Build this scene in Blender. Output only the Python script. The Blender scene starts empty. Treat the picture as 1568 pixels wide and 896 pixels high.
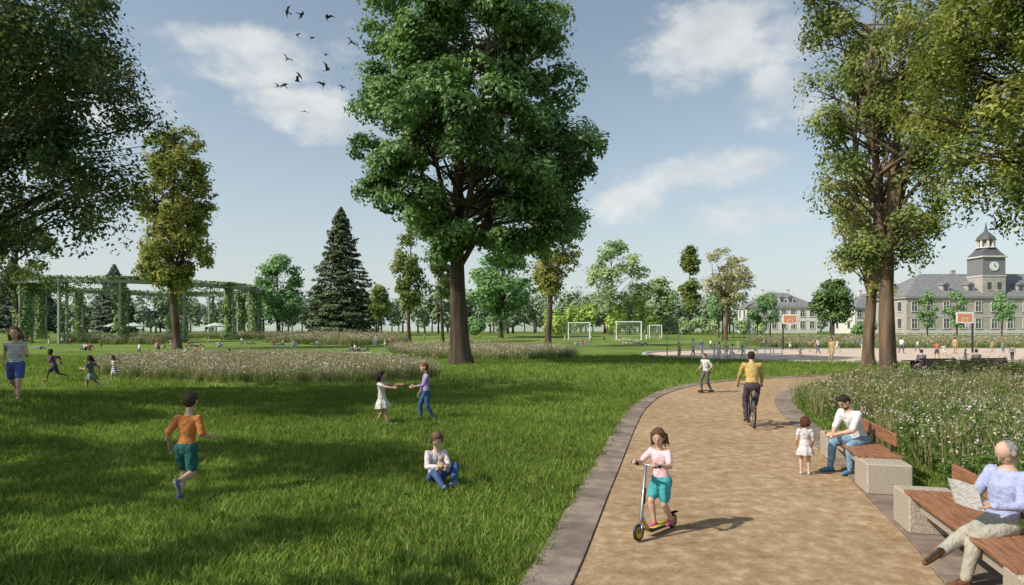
import bpy, math, random, time
import numpy as np
from mathutils import Vector, Matrix
T0=time.time()
rng=np.random.default_rng(7); random.seed(7)
scene=bpy.context.scene
HZ=503.0; CZ=2.5
# ---------------------------------------------------------------- terrain
def sstep(t):
    t=np.clip(t,0,1); return t*t*(3-2*t)
def H(x,y):
    x=np.asarray(x,float); y=np.asarray(y,float)
    h=1.2*sstep((y-85)/65.0)
    b=0.75*np.exp(-((x+15)**2+(y-16.5)**2)/(2*4.0**2))
    b=b+0.22*np.exp(-((x+4.5)**2/(2*2.6**2)+(y-24)**2/(2*3.5**2)))
    b=b+0.16*np.exp(-((x+3.5)**2+(y-12)**2)/(2*2.2**2))
    b=b+0.16*np.exp(-((x-1.2)**2/(2*1.0**2)+(y-25)**2/(2*3.0**2)))
    return h+np.maximum(0,b-0.02)
def G(u,v):
    D=60.0
    for i in range(60):
        X=(u-784)/1000*D
        D=0.5*D+0.5*1000*(CZ-float(H(X,D)))/(v-HZ)
    X=(u-784)/1000*D
    return (X,D,float(H(X,D)))
def P(u,D):
    X=(u-784)/1000*D
    return (X,D,float(H(X,D)))
# ---------------------------------------------------------------- materials
def lin(c): return tuple(c)+(1,)
def mat(name,c1,c2=None,rough=0.8,scale=8.0,bump=0.0,bscale=None,metal=0.0,stretch=(1,1,1),spec=0.3,detail=6):
    m=bpy.data.materials.new(name); m.use_nodes=True
    nt=m.node_tree; b=nt.nodes['Principled BSDF']
    b.inputs['Roughness'].default_value=rough; b.inputs['Metallic'].default_value=metal
    b.inputs['Specular IOR Level'].default_value=spec
    if c2 is None: c2=tuple(x*0.8 for x in c1)
    tc=nt.nodes.new('ShaderNodeTexCoord'); mp=nt.nodes.new('ShaderNodeMapping'); mp.inputs['Scale'].default_value=stretch
    nt.links.new(tc.outputs['Object'],mp.inputs[0])
    n=nt.nodes.new('ShaderNodeTexNoise'); n.inputs['Scale'].default_value=scale; n.inputs['Detail'].default_value=detail
    nt.links.new(mp.outputs[0],n.inputs['Vector'])
    r=nt.nodes.new('ShaderNodeValToRGB'); r.color_ramp.elements[0].position=.35; r.color_ramp.elements[1].position=.65
    r.color_ramp.elements[0].color=lin(c2); r.color_ramp.elements[1].color=lin(c1)
    nt.links.new(n.outputs['Fac'],r.inputs[0]); nt.links.new(r.outputs[0],b.inputs['Base Color'])
    if bump>0:
        n2=nt.nodes.new('ShaderNodeTexNoise'); n2.inputs['Scale'].default_value=bscale or scale*3; n2.inputs['Detail'].default_value=5
        nt.links.new(mp.outputs[0],n2.inputs['Vector'])
        bp=nt.nodes.new('ShaderNodeBump'); bp.inputs['Strength'].default_value=bump; bp.inputs['Distance'].default_value=.05
        nt.links.new(n2.outputs['Fac'],bp.inputs['Height']); nt.links.new(bp.outputs[0],b.inputs['Normal'])
    return m
def leafmat(name,c_dark,c_mid,c_light,nscale=0.4,trans=0.3,gloss=False):
    m=bpy.data.materials.new(name); m.use_nodes=True; nt=m.node_tree
    if gloss:
        b=nt.nodes['Principled BSDF']; b.inputs['Roughness'].default_value=.5; b.inputs['Specular IOR Level'].default_value=.35; ci='Base Color'
    else:
        nt.nodes.remove(nt.nodes['Principled BSDF']); b=nt.nodes.new('ShaderNodeBsdfDiffuse'); ci='Color'
    tc=nt.nodes.new('ShaderNodeTexCoord'); n=nt.nodes.new('ShaderNodeTexNoise'); n.inputs['Scale'].default_value=nscale; n.inputs['Detail'].default_value=1
    nt.links.new(tc.outputs['Object'],n.inputs['Vector'])
    g=nt.nodes.new('ShaderNodeNewGeometry')
    a=nt.nodes.new('ShaderNodeMath'); a.operation='MULTIPLY_ADD'; a.inputs[1].default_value=.45
    nt.links.new(g.outputs['Random Per Island'],a.inputs[0])
    s=nt.nodes.new('ShaderNodeMath'); s.operation='MULTIPLY_ADD'; s.inputs[1].default_value=1.6; s.inputs[2].default_value=-.52
    nt.links.new(n.outputs['Fac'],s.inputs[0]); nt.links.new(s.outputs[0],a.inputs[2])
    r=nt.nodes.new('ShaderNodeValToRGB'); r.color_ramp.elements[0].position=.1; r.color_ramp.elements[1].position=.9
    r.color_ramp.elements[0].color=lin(c_dark); r.color_ramp.elements[1].color=lin(c_light)
    e=r.color_ramp.elements.new(.5); e.color=lin(c_mid)
    nt.links.new(a.outputs[0],r.inputs[0]); nt.links.new(r.outputs[0],b.inputs[ci])
    if trans<=0:
        nt.links.new(b.outputs[0],nt.nodes['Material Output'].inputs[0]); return m
    t=nt.nodes.new('ShaderNodeBsdfTranslucent'); mx=nt.nodes.new('ShaderNodeMixShader'); mx.inputs[0].default_value=trans
    hs=nt.nodes.new('ShaderNodeHueSaturation'); hs.inputs['Value'].default_value=1.5; hs.inputs['Saturation'].default_value=1.05
    nt.links.new(r.outputs[0],hs.inputs['Color']); nt.links.new(hs.outputs[0],t.inputs[0])
    nt.links.new(b.outputs[0],mx.inputs[1]); nt.links.new(t.outputs[0],mx.inputs[2])
    nt.links.new(mx.outputs[0],nt.nodes['Material Output'].inputs[0])
    return m
# ---------------------------------------------------------------- mesh builder
def norm(v):
    v=np.asarray(v,float); return v/(np.linalg.norm(v)+1e-12)
def tube(pts,rad,n=8,closed=True):
    pts=np.asarray(pts,float); k=len(pts)
    tan=np.gradient(pts,axis=0); V=[]
    ref=np.array([0.,0,1]) if abs(norm(tan[0])[2])<.9 else np.array([1.,0,0])
    a=norm(np.cross(tan[0],ref)); ang=np.arange(n)/n*2*np.pi
    for i in range(k):
        t=norm(tan[i]); a=norm(a-t*np.dot(a,t)); b=np.cross(t,a)
        V.append(pts[i]+rad[i]*(np.outer(np.cos(ang),a)+np.outer(np.sin(ang),b)))
    V=np.concatenate(V); F=[]
    for i in range(k-1):
        for j in range(n):
            j2=(j+1)%n; F.append((i*n+j,i*n+j2,(i+1)*n+j2,(i+1)*n+j))
    if closed:
        F.append(tuple(range(n-1,-1,-1))); F.append(tuple((k-1)*n+j for j in range(n)))
    return V,F
def roundcone(a,b,r0,r1,n=12):
    a=np.asarray(a,float); b=np.asarray(b,float); d=norm(b-a) if np.linalg.norm(b-a)>1e-6 else np.array([0,0,1.])
    pts=[];rad=[]
    for q in (85,65,42,20,0): pts.append(a-d*r0*math.sin(math.radians(q))); rad.append(r0*math.cos(math.radians(q)))
    for q in (0,20,42,65,85): pts.append(b+d*r1*math.sin(math.radians(q))); rad.append(r1*math.cos(math.radians(q)))
    if np.linalg.norm(b-a)<1e-6: pts.pop(5); rad.pop(5)
    ref=np.array([0.,0,1]) if abs(d[2])<.9 else np.array([1.,0,0])
    A=norm(np.cross(d,ref)); B=np.cross(d,A); ang=np.arange(n)/n*2*np.pi
    V=np.concatenate([p+r*(np.outer(np.cos(ang),A)+np.outer(np.sin(ang),B)) for p,r in zip(pts,rad)]); k=len(pts)
    F=[(i*n+j,i*n+(j+1)%n,(i+1)*n+(j+1)%n,(i+1)*n+j) for i in range(k-1) for j in range(n)]
    F.append(tuple(range(n-1,-1,-1))); F.append(tuple((k-1)*n+j for j in range(n)))
    return V,F
def ellipsoid(c,R,M=None,n=14,k=9):
    V=[];
    for i in range(k):
        ph=-math.pi/2+math.pi*(i+.35)/(k-.3); z=math.sin(ph); r=math.cos(ph)
        for j in range(n): V.append((r*math.cos(2*math.pi*j/n),r*math.sin(2*math.pi*j/n),z))
    V=np.array(V)*np.asarray(R,float)
    if M is not None: V=V@M      # rows of M are axes
    V=V+np.asarray(c,float)
    F=[(i*n+j,i*n+(j+1)%n,(i+1)*n+(j+1)%n,(i+1)*n+j) for i in range(k-1) for j in range(n)]
    F.append(tuple(range(n-1,-1,-1))); F.append(tuple((k-1)*n+j for j in range(n)))
    return V,F
def boxvf(c,s,M=None,bev=0.0):
    s=np.asarray(s,float)/2
    if bev<=0:
        V=np.array([(x,y,z) for z in(-1,1) for x,y in((-1,-1),(1,-1),(1,1),(-1,1))],float)*s
        F=[(3,2,1,0),(4,5,6,7)]+[(j,(j+1)%4,4+(j+1)%4,4+j) for j in range(4)]
    else:
        L=[]
        def ring(sx,sy,z,b):
            return [(-sx+b,-sy,z),(sx-b,-sy,z),(sx,-sy+b,z),(sx,sy-b,z),(sx-b,sy,z),(-sx+b,sy,z),(-sx,sy-b,z),(-sx,-sy+b,z)]
        L+=ring(s[0]-bev,s[1]-bev,-s[2],bev*.5)+ring(s[0],s[1],-s[2]+bev,bev)+ring(s[0],s[1],s[2]-bev,bev)+ring(s[0]-bev,s[1]-bev,s[2],bev*.5)
        V=np.array(L); F=[(i*8+j,i*8+(j+1)%8,(i+1)*8+(j+1)%8,(i+1)*8+j) for i in range(3) for j in range(8)]
        F.append(tuple(range(7,-1,-1))); F.append(tuple(24+j for j in range(8)))
    if M is not None: V=V@M
    return V+np.asarray(c,float),F
def rotz(a):  # rows are axes
    c,s=math.cos(a),math.sin(a); return np.array([[c,s,0],[-s,c,0],[0,0,1.]])
class MB:
    def __init__(s): s.v=[];s.f=[];s.m=[];s.n=0;s.mats=[]
    def mi(s,m):
        if m not in s.mats: s.mats.append(m)
        return s.mats.index(m)
    def add(s,vf,m):
        V,F=vf; i=s.mi(m); s.v.append(np.asarray(V,float)); s.f+= [tuple(a+s.n for a in f) for f in F]; s.m+=[i]*len(F); s.n+=len(V)
    def box(s,c,sz,m,M=None,bev=0.): s.add(boxvf(c,sz,M,bev),m)
    def tube(s,p,r,m,n=8):
        if np.isscalar(r): r=[r]*len(p)
        s.add(tube(p,r,n),m)
    def mesh(s,name,smooth=False):
        me=bpy.data.meshes.new(name); me.from_pydata(np.concatenate(s.v).tolist(),[],s.f)
        for m in s.mats: me.materials.append(m)
        me.polygons.foreach_set('material_index',s.m)
        if smooth: me.polygons.foreach_set('use_smooth',[True]*len(me.polygons))
        me.update(); return me
    def obj(s,name,smooth=False,loc=(0,0,0),parent=None,rz=0):
        return link(name,s.mesh(name,smooth),loc,parent,rz)
def link(name,me,loc=(0,0,0),parent=None,rz=0):
    o=bpy.data.objects.new(name,me); o.location=loc; o.rotation_euler=(0,0,rz); scene.collection.objects.link(o)
    if parent: o.parent=parent
    return o
def quads_mesh(name,V,k,mi=None,mats=()):
    N=len(V)//k; me=bpy.data.meshes.new(name)
    me.vertices.add(len(V)); me.vertices.foreach_set('co',np.ascontiguousarray(V,dtype=np.float32).ravel())
    me.loops.add(len(V)); me.loops.foreach_set('vertex_index',np.arange(len(V),dtype=np.int32))
    me.polygons.add(N); me.polygons.foreach_set('loop_start',np.arange(N,dtype=np.int32)*k)
    for m in mats: me.materials.append(m)
    if mi is not None: me.polygons.foreach_set('material_index',np.asarray(mi,dtype=np.int32))
    me.update(calc_edges=True); return me
# ---------------------------------------------------------------- trees
def leaf_quads(C,Nrm,s):
    n=len(C); a=rng.normal(size=(n,3)); Nn=Nrm/(np.linalg.norm(Nrm,axis=1,keepdims=True)+1e-9)
    t=a-Nn*(a*Nn).sum(1,keepdims=True); t/=np.linalg.norm(t,axis=1,keepdims=True)+1e-9
    b=np.cross(Nn,t); s=s[:,None]
    V=np.stack([C-t*s,C+b*s*.55-Nn*s*.12,C+t*s,C-b*s*.55-Nn*s*.12],1)
    return V.reshape(-1,3)
def crown_lobes(prof,n,lr,inner=.35):
    prof=sorted(prof); z=np.array([p[0] for p in prof]); L=np.array([p[1] for p in prof]); R=np.array([p[2] for p in prof])
    out=[]
    w=(L+R)
    while len(out)<n:
        zz=rng.uniform(z[0],z[-1])
        if rng.uniform()>((np.interp(zz,z,w)/w.max())**1.2+.08): continue
        l=np.interp(zz,z,L); r=np.interp(zz,z,R); a=rng.uniform(0,2*np.pi); f=rng.uniform(inner,1)**.55
        q=lr*rng.uniform(.7,1.25); ca,sa=math.cos(a),math.sin(a)
        rx=(r if ca>0 else l); ry=(l+r)/2
        x=ca*max(.1,(rx-q*.75))*f if rx>0 else rx+(rx*0)
        out.append((x,sa*max(.2,ry-q*.75)*f,zz,q))
    return out
def make_tree(name,base,trunk_r,prof,nl,lr,nleaf,ls,lm,bark,stem_top=None,inner=.35,lean=(0,0),droop=0.,squash=.72,up=.25,branch_r=.03,twigs=2,limbs=0,extra=()):
    base=np.array(base,float); lobes=crown_lobes(prof,nl,lr,inner)+list(extra)
    zmax=max(p[0] for p in prof); zmin=min(p[0] for p in prof)
    st=stem_top or zmax*.85
    mb=MB()
    def axis(z):
        t=z/st; return np.array([lean[0]*t+.012*st*math.sin(t*5+base[0]),lean[1]*t+.01*st*math.cos(t*4),z])
    def tr(z):
        t=min(1,z/st); return trunk_r*(1-t)**.8*(1.0)+.03+trunk_r*.5*math.exp(-z/(trunk_r*1.1))
    zs=np.concatenate([[ -.15,0,trunk_r*.5,trunk_r,trunk_r*2],np.linspace(trunk_r*3.5,st,14)])
    V,F=tube([axis(max(z,0)) + np.array([0,0,min(z,0)]) for z in zs],[tr(max(0,z)) for z in zs],16)
    ang=np.arctan2(V[:,1],V[:,0]); rr=1+.07*np.sin(ang*5+V[:,2]*.3)+.04*np.sin(ang*9+1)
    ax=np.array([axis(max(z,0)) for z in V[:,2]]); V[:,:2]=ax[:,:2]+(V[:,:2]-ax[:,:2])*rr[:,None]
    mb.add((V,F),bark)
    lim=[]; sp=sorted(prof)
    for i in range(limbs):
        a=2*np.pi*i/limbs+rng.uniform(-.3,.3); z0=zmin*rng.uniform(.85,1.35); s=axis(z0); zt=zmax*rng.uniform(.7,.92)
        wl=np.interp((z0+zt)/2,[p[0] for p in sp],[(p[1]+p[2])/2 for p in sp])*.5
        pts=[]
        for t in np.linspace(0,1,10):
            pts.append(s*(1-t)+np.array([axis(st)[0],axis(st)[1],zt])*t+np.array([math.cos(a),math.sin(a),0])*wl*math.sin(min(1,t*1.2)*math.pi/2)+rng.normal(size=3)*.06)
        r=[trunk_r*.34*(1-.85*t)+.02 for t in np.linspace(0,1,10)]
        mb.tube(pts,r,bark,8); lim.append(np.array(pts))
    for (x,y,z,q) in lobes:
        c=np.array([x,y,z]); hz=math.hypot(x,y)
        z0=max(zmin*.75,z-hz*rng.uniform(.5,1.1)-.5); z0=min(z0,st*.97); s=axis(z0)
        if lim:
            l=lim[rng.integers(len(lim))]; d=np.linalg.norm(l-c+np.array([0,0,1.5]),axis=1); s=l[d.argmin()]
        ln=np.linalg.norm(c-s); mid=s*.5+c*.5+np.array([0,0,.12*ln])+rng.normal(size=3)*.06*ln
        ts=np.linspace(0,1,6); pts=[s*(1-t)**2+2*mid*t*(1-t)+c*t*t for t in ts]
        r0=min(tr(z0)*.5,branch_r*ln*.5+.02,.11)
        mb.tube(pts,[r0*(1-.8*t)+.006 for t in ts],bark,6)
        for k in range(twigs):
            e=c+norm(rng.normal(size=3)+np.array([0,0,.4]))*q*.8; b=pts[3]
            mb.tube([b,(b+e)/2+rng.normal(size=3)*.1*q,e],[r0*.35+.004,r0*.22+.004,.004],bark,4)
    L=np.array(lobes); n=len(L)*nleaf; idx=np.repeat(np.arange(len(L)),nleaf)
    ns=7; sd=rng.normal(size=(len(L),ns,3)); sd[...,2]+=up*2; sd/=np.linalg.norm(sd,axis=2,keepdims=True)
    si=rng.integers(0,ns,n); d0=sd[idx,si]
    d=d0*1.0+rng.normal(size=(n,3))*.42; d/=np.linalg.norm(d,axis=1,keepdims=True)
    rad=L[idx,3]*(.55+.5*rng.uniform(size=n))*(1+.25*np.sin(si*2.4))
    off=d*rad[:,None]; off[:,2]*=squash; off[:,2]-=droop*np.hypot(off[:,0],off[:,1])
    C=L[idx,:3]+off
    Nrm=d+np.array([0,0,.45])+rng.normal(size=(n,3))*.45
    LV=leaf_quads(C,Nrm,ls*rng.uniform(.6,1.3,n))
    me=quads_mesh(name+'_foliage',LV,4,None,[lm])
    root=bpy.data.objects.new(name,None); root.location=base; scene.collection.objects.link(root)
    mb.obj('trunk_and_branches',True,parent=root); link('foliage',me,parent=root)
    return root
def pprof(u,D,zb,rows):
    return [(CZ+(HZ-v)*D/1000-zb,(u-a)*D/1000,(b-u)*D/1000) for v,a,b in rows]
bark=mat('bark_brown',(.15,.105,.07),(.05,.035,.025),.95,3,.9,6,stretch=(1,1,.18))
bark_d=mat('bark_dark',(.11,.08,.055),(.035,.026,.02),.95,2.2,1.0,5,stretch=(1,1,.12))
bark_t=mat('bark_tan',(.2,.14,.09),(.08,.056,.04),.95,3,.8,6,stretch=(1,1,.2))
lf_big=leafmat('leaves_lime_tree',(.04,.095,.03),(.12,.225,.06),(.27,.40,.14),.35,.28,True)
lf_yel=leafmat('leaves_yellow_green',(.10,.135,.035),(.25,.28,.07),(.42,.40,.14),.5,.3)
lf_yeln=leafmat('leaves_yellow_green_near',(.04,.075,.015),(.165,.215,.04),(.42,.41,.10),.9,.35,True)
lf_olive=leafmat('leaves_olive',(.06,.105,.03),(.165,.22,.065),(.32,.34,.12),.5,.3)
lf_dark=leafmat('leaves_dark_green',(.02,.05,.018),(.07,.12,.035),(.19,.19,.06),.6,.3,True)
lf_mid=leafmat('leaves_mid_green',(.04,.08,.03),(.09,.16,.05),(.16,.23,.08),.5,0)
lf_fresh=leafmat('leaves_fresh_green',(.11,.21,.09),(.19,.34,.13),(.30,.47,.20),.3,.2)
lf_pale=leafmat('leaves_pale_green',(.21,.29,.15),(.31,.42,.20),(.45,.54,.28),.3,.2)
lf_far=leafmat('leaves_distant',(.22,.28,.22),(.28,.35,.26),(.36,.42,.31),.06,0)  # aerial haze painted into the leaf colour: paler, less saturated
lf_far2=leafmat('leaves_distant_haze_tint_b',(.12,.18,.10),(.19,.26,.15),(.28,.34,.20),.08,0)  # haze painted into the base colour, weaker for the closer rows
lf_lime=leafmat('leaves_bright_lime',(.26,.38,.09),(.40,.54,.14),(.52,.62,.2),.4,.2)
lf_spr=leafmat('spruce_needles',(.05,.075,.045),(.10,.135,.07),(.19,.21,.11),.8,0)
lf_sprf=leafmat('spruce_needles_haze_tint',(.10,.13,.10),(.15,.18,.13),(.2,.23,.16),.8,0)  # spruce green lightened to paint in the haze of distance
lf_ivy=leafmat('ivy_leaves',(.10,.17,.06),(.19,.28,.10),(.29,.38,.16),.5,0)

# big tree in the middle
b=G(702,558); D=b[1]; s_=D/1000
rows=[(-55,640,800),(-30,590,838),(0,562,852),(60,558,872),(120,572,884),(180,556,900),(230,545,916),(290,550,903),(325,610,900),(352,655,896),(375,690,888),(392,735,868)]
prof=pprof(704,D,b[2],rows)
ex=[((u-704)*s_,rng.uniform(-1.5,1.5),CZ+(HZ-v)*s_,q) for u,v,q in ((560,222,1.2),(565,285,1.3),(590,305,1.2),(640,335,1.2),(662,352,1.1),(650,310,1.2),(895,235,1.5),(880,280,1.4),(885,330,1.2),(860,360,1.4),(800,375,1.4),(760,372,1.3),(575,60,1.5),(590,20,1.5),(580,120,1.5),(850,60,1.6),(860,150,1.6),(880,200,1.5),(845,20,1.5),(870,110,1.4),(570,175,1.4),(600,260,1.4))]
make_tree('lime_tree',b,.62,prof,165,1.5,700,.172,lf_big,bark_d,stem_top=22,lean=(.35,0),branch_r=.035,limbs=5,twigs=3,extra=ex,up=.4)
# right tree with trunk beside the planting bed
b=G(1363,596); D=b[1]
rows=[(-60,1260,1420),(0,1205,1440),(60,1222,1455),(130,1215,1462),(220,1232,1470),(300,1255,1468),(350,1272,1462),(385,1305,1440),(405,1335,1415)]
make_tree('poplar_tree',b,.30,pprof(1370,D,b[2],rows),90,.85,360,.085,lf_olive,bark_t,stem_top=14.5,lean=(.2,0),limbs=5,twigs=4,squash=.9,inner=.25)
b=G(1336,561); D=b[1]
rows=[(60,1300,1370),(200,1275,1395),(330,1265,1400),(400,1270,1398),(440,1290,1380),(462,1315,1360)]
make_tree('poplar_tree',b,.33,pprof(1336,D,b[2],rows),40,1.1,300,.135,lf_yel,bark_t,squash=.9,limbs=3)
# near tree overhanging from the right
ex=[]
while len(ex)<62:
    x_,z_=rng.uniform(-5.9,-1.8),rng.uniform(5.9,12.5)
    if x_<-4.6 and math.sin(z_*2.1+x_)>.35: continue
    ex.append((x_,rng.uniform(-2.5,2.5),z_,rng.uniform(.5,.95)))
make_tree('maple_tree',(17.6,18.0,0),.4,[(5.0,1.5,1.5),(6.2,4.2,4),(7.8,5.6,5.5),(10,6.2,6.5),(13,7.2,6),(16,5,5),(18,2,2)],80,.85,520,.066,lf_yeln,bark,limbs=4,twigs=3,droop=.3,squash=1.05,branch_r=.014,extra=ex)
# near tree overhanging from the left
ex=[(rng.uniform(1.8,6.6),rng.uniform(-2.5,2.5),rng.uniform(5.5,13),rng.uniform(.6,1.1)) for i in range(44)]
make_tree('maple_tree',(-18.6,19.5,float(H(-18.6,19.5))),.4,[(3.2,2.5,3),(4.4,5.5,6.0),(6.5,6.6,6.9),(9.5,7,8.1),(12.5,7.5,9.0),(15,6,7),(17.5,2,2.5)],95,1.05,560,.078,lf_dark,bark_d,limbs=5,twigs=3,droop=.35,squash=1.1,branch_r=.014,extra=ex)
# park trees standing left of the view (their shade falls on the lawn)
make_tree('maple_tree',(-20,4.0,0),.4,[(6,2,2),(8,5,5),(11.5,5.8,5.8),(15,4.5,4.5),(17,1,1)],36,1.25,190,.18,lf_mid,bark,limbs=4)
make_tree('maple_tree',(-13.5,-1.6,0),.35,[(4.5,2,2),(6,4.5,4.5),(9,5,5),(12,4,4),(13.5,1,1)],30,1.2,180,.18,lf_mid,bark,limbs=4)
make_tree('maple_tree',(-27,9.5,0),.4,[(5,2,2),(8,5,5),(12,5.5,5.5),(16,4.5,4.5),(18.5,1,1)],30,1.3,180,.18,lf_mid,bark,limbs=4)
# left single poplar
b=G(267,534); D=b[1]
rows=[(200,250,292),(225,222,310),(280,207,324),(340,202,326),(372,212,330),(400,203,336),(425,222,318),(445,250,290)]
make_tree('poplar_tree',b,.45,pprof(266,D,b[2],rows),110,1.4,215,.25,lf_yel,bark,stem_top=24,squash=.85,limbs=4,inner=.25)
def far_tree(name,u,D,rows,lm,nl=30,lr=1.8,nleaf=230,ls=.3,tr=.3,bk=bark,**k):
    b=P(u,D); return make_tree(name,b,tr,pprof(u,D,b[2],rows),nl,lr,nleaf,ls,lm,bk,twigs=1,**k)
far_tree('poplar_tree',28,105,[(310,10,50),(350,-15,80),(400,-35,95),(440,-30,92),(465,5,60)],lf_olive,40,1.9,200,.3,.4)
far_tree('linden_tree',425,150,[(399,410,442),(418,392,462),(445,388,470),(470,395,466),(488,412,440)],lf_fresh,36,2.2,180,.4)
far_tree('birch_tree',627,100,[(348,612,640),(380,602,650),(420,597,655),(450,602,650),(470,615,640)],lf_olive,36,1.3,150,.26,.28)
far_tree('birch_tree',676,105,[(385,664,692),(420,656,698),(455,662,692)],lf_olive,22,1.3,150,.26,.26)
far_tree('birch_tree',580,135,[(440,570,590),(465,560,602),(485,570,592)],lf_olive,14,1.5,150,.3,.2)
far_tree('linden_tree',768,125,[(392,740,800),(420,718,822),(455,715,825),(485,735,800)],lf_fresh,46,2.1,190,.38,.4)
b=G(841,531); D=b[1]
make_tree('poplar_tree',b,.42,pprof(841,D,b[2],[(330,815,890),(370,810,905),(400,812,895),(430,818,870),(452,832,852)]),38,1.4,230,.24,lf_yel,bark,limbs=3)
far_tree('ash_tree',935,150,[(373,925,960),(400,900,990),(435,893,1010),(465,900,1000),(482,925,960)],lf_pale,46,2.1,160,.36,.4,inner=.5)
far_tree('ash_tree',1010,165,[(425,1000,1020),(445,985,1035),(475,985,1038),(488,1000,1020)],lf_pale,24,2.2,150,.4,.3)
far_tree('poplar_tree',1055,150,[(380,1045,1070),(410,1038,1078),(450,1036,1080),(480,1045,1070)],lf_olive,24,1.9,180,.36,.3)
far_tree('cherry_tree',1112,112,[(383,1085,1135),(405,1072,1155),(430,1070,1162),(455,1085,1150),(470,1100,1130)],leafmat('leaves_blossoming',(.24,.24,.12),(.38,.38,.2),(.52,.5,.31),.4,.2),46,1.25,105,.22,.38,bark_t,limbs=4,inner=.4,branch_r=.05)
far_tree('linden_tree',1275,128,[(432,1262,1292),(448,1246,1304),(475,1243,1308),(492,1255,1295)],lf_mid,34,1.7,200,.3,.35)
for u in (1160,1180,1420,1465,1535,1100): far_tree('young_street_tree',u,122,[(450,u-6,u+7),(462,u-16,u+18),(480,u-18,u+19),(497,u-7,u+8)],lf_fresh,14,1.1,100,.22,.12)
def shrub(name,u,D,w,h,lm,ls=.2):
    b=np.array(P(u,D)); n=int(260*w); nl=max(5,int(w*1.6)); mb=MB()
    L=np.stack([rng.uniform(-w/2,w/2,nl),rng.uniform(-1,1,nl),rng.uniform(.3,.75,nl)*h],1)
    i=rng.integers(0,nl,n); d=rng.normal(size=(n,3)); d/=np.linalg.norm(d,axis=1,keepdims=True)
    C=L[i]+d*np.array([1.3,1,h*.35])*rng.uniform(.6,1.05,(n,1)); C[:,2]=np.abs(C[:,2])
    me=quads_mesh(name,leaf_quads(C,d+np.array([0,0,.4]),ls*rng.uniform(.6,1.3,n)),4,None,[lm,bark])
    o=link(name,me,b)
    for k in range(5): mb.tube([(L[k,0],L[k,1],-.1),(L[k,0]*.9,L[k,1],L[k,2])],[.06,.03],bark,5)
    mb.obj('stems',parent=o)
shrub('lime_green_shrub',872,150,11,7.5,lf_lime,.36); shrub('lime_green_shrub',965,148,12,7,lf_lime,.36); shrub('lime_green_shrub',850,142,5,4,lf_lime,.3)
shrub('garden_shrub',1020,155,8,4.5,lf_pale,.34); shrub('garden_shrub',1070,145,7,4,lf_pale,.34); shrub('garden_shrub',740,140,8,4,lf_fresh,.34)
shrub('garden_shrub',1150,150,6,3.6,lf_pale,.34); shrub('garden_shrub',1320,145,5,3.4,lf_fresh,.34)
def spruce(u,D,vtop,halfpx,vlow,lm):
    b=np.array(P(u,D)); zb=b[2]; s=D/1000; ht=CZ+(HZ-vtop)*s-zb; R=halfpx*s*1.28; z0=max(.8,CZ+(HZ-vlow)*s-zb)
    mb=MB(); mb.tube([(0,0,-.1),(0,0,ht*.5),(0,0,ht)],[.42,.24,.03],bark_d,8)
    C=[];N=[]
    nb=240
    for i in range(nb):
        t=(i+rng.uniform())/nb; z=z0+(ht-z0)*t**1.05; r=R*(1-t)**.72*rng.uniform(.72,1.1)+.15; a=i*2.399+rng.uniform(-.3,.3)
        dx=np.array([math.cos(a),math.sin(a),0]); k=int(45+80*(1-t))
        q=rng.uniform(0.1,1,k)**.6; side=np.array([-dx[1],dx[0],0])
        p=np.array([0,0,z])+dx*(q*r)[:,None]+side*(rng.normal(size=k)*.18*r*(1.1-q*.6))[:,None]
        p[:,2]+= -.30*r*q**1.0+.12*r*q**3+rng.normal(size=k)*.14-.1*np.abs(rng.normal(size=k))
        C.append(p); N.append(np.tile(dx*.5+np.array([0,0,.8]),(k,1))+rng.normal(size=(k,3))*.35)
        if i%2==0: mb.tube([(0,0,z),dx*r*.9+np.array([0,0,z-.2*r])],[.05,.015],bark_d,4)
    C=np.concatenate(C);N=np.concatenate(N)
    me=quads_mesh('spruce_foliage',leaf_quads(C,N,.36*rng.uniform(.6,1.3,len(C))),4,None,[lm])
    root=bpy.data.objects.new('spruce_tree',None); root.location=b; scene.collection.objects.link(root)
    mb.obj('trunk_and_branches',parent=root); link('foliage',me,parent=root)
spruce(522,140,318,52,500,lf_spr)
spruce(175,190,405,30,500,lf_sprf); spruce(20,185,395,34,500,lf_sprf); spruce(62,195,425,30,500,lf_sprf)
def treeline(name,D0,D1,n,u0,u1,hts,lm,nleaf,ls):
    C=[];N=[];mb=MB()
    for i in range(n):
        u=u0+(u1-u0)*(i+rng.uniform())/n; D=rng.uniform(D0,D1); b=np.array(P(u,D)); h=rng.uniform(*hts); w=h*rng.uniform(.28,.5)
        if 1120<u<1600: h*=.55
        if u<400: h*=.82
        mb.tube([b-[0,0,.2],b+[0,0,h*.6]],[.3,.12],bark,5)
        nl=9; cc=b+np.stack([rng.uniform(-w,w,nl)*.7,rng.uniform(-w,w,nl)*.7,h*rng.uniform(.3,.88,nl)],1)
        k=rng.integers(0,nl,nleaf); d=rng.normal(size=(nleaf,3)); d/=np.linalg.norm(d,axis=1,keepdims=True)
        C.append(cc[k]+d*h*.17*rng.uniform(.5,1.1,(nleaf,1))); N.append(d+np.array([0,0,.4])+rng.normal(size=(nleaf,3))*.3)
    C=np.concatenate(C);N=np.concatenate(N)
    me=quads_mesh(name,leaf_quads(C,N,ls*rng.uniform(.6,1.3,len(C))),4,None,[lm]); o=link(name,me); mb.obj('trunks',parent=o)
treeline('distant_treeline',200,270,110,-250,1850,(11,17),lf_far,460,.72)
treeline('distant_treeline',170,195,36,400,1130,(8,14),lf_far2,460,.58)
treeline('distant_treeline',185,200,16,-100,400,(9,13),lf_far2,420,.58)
mb=MB(); xs=np.linspace(-900,900,120); V=[];F=[]
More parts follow.
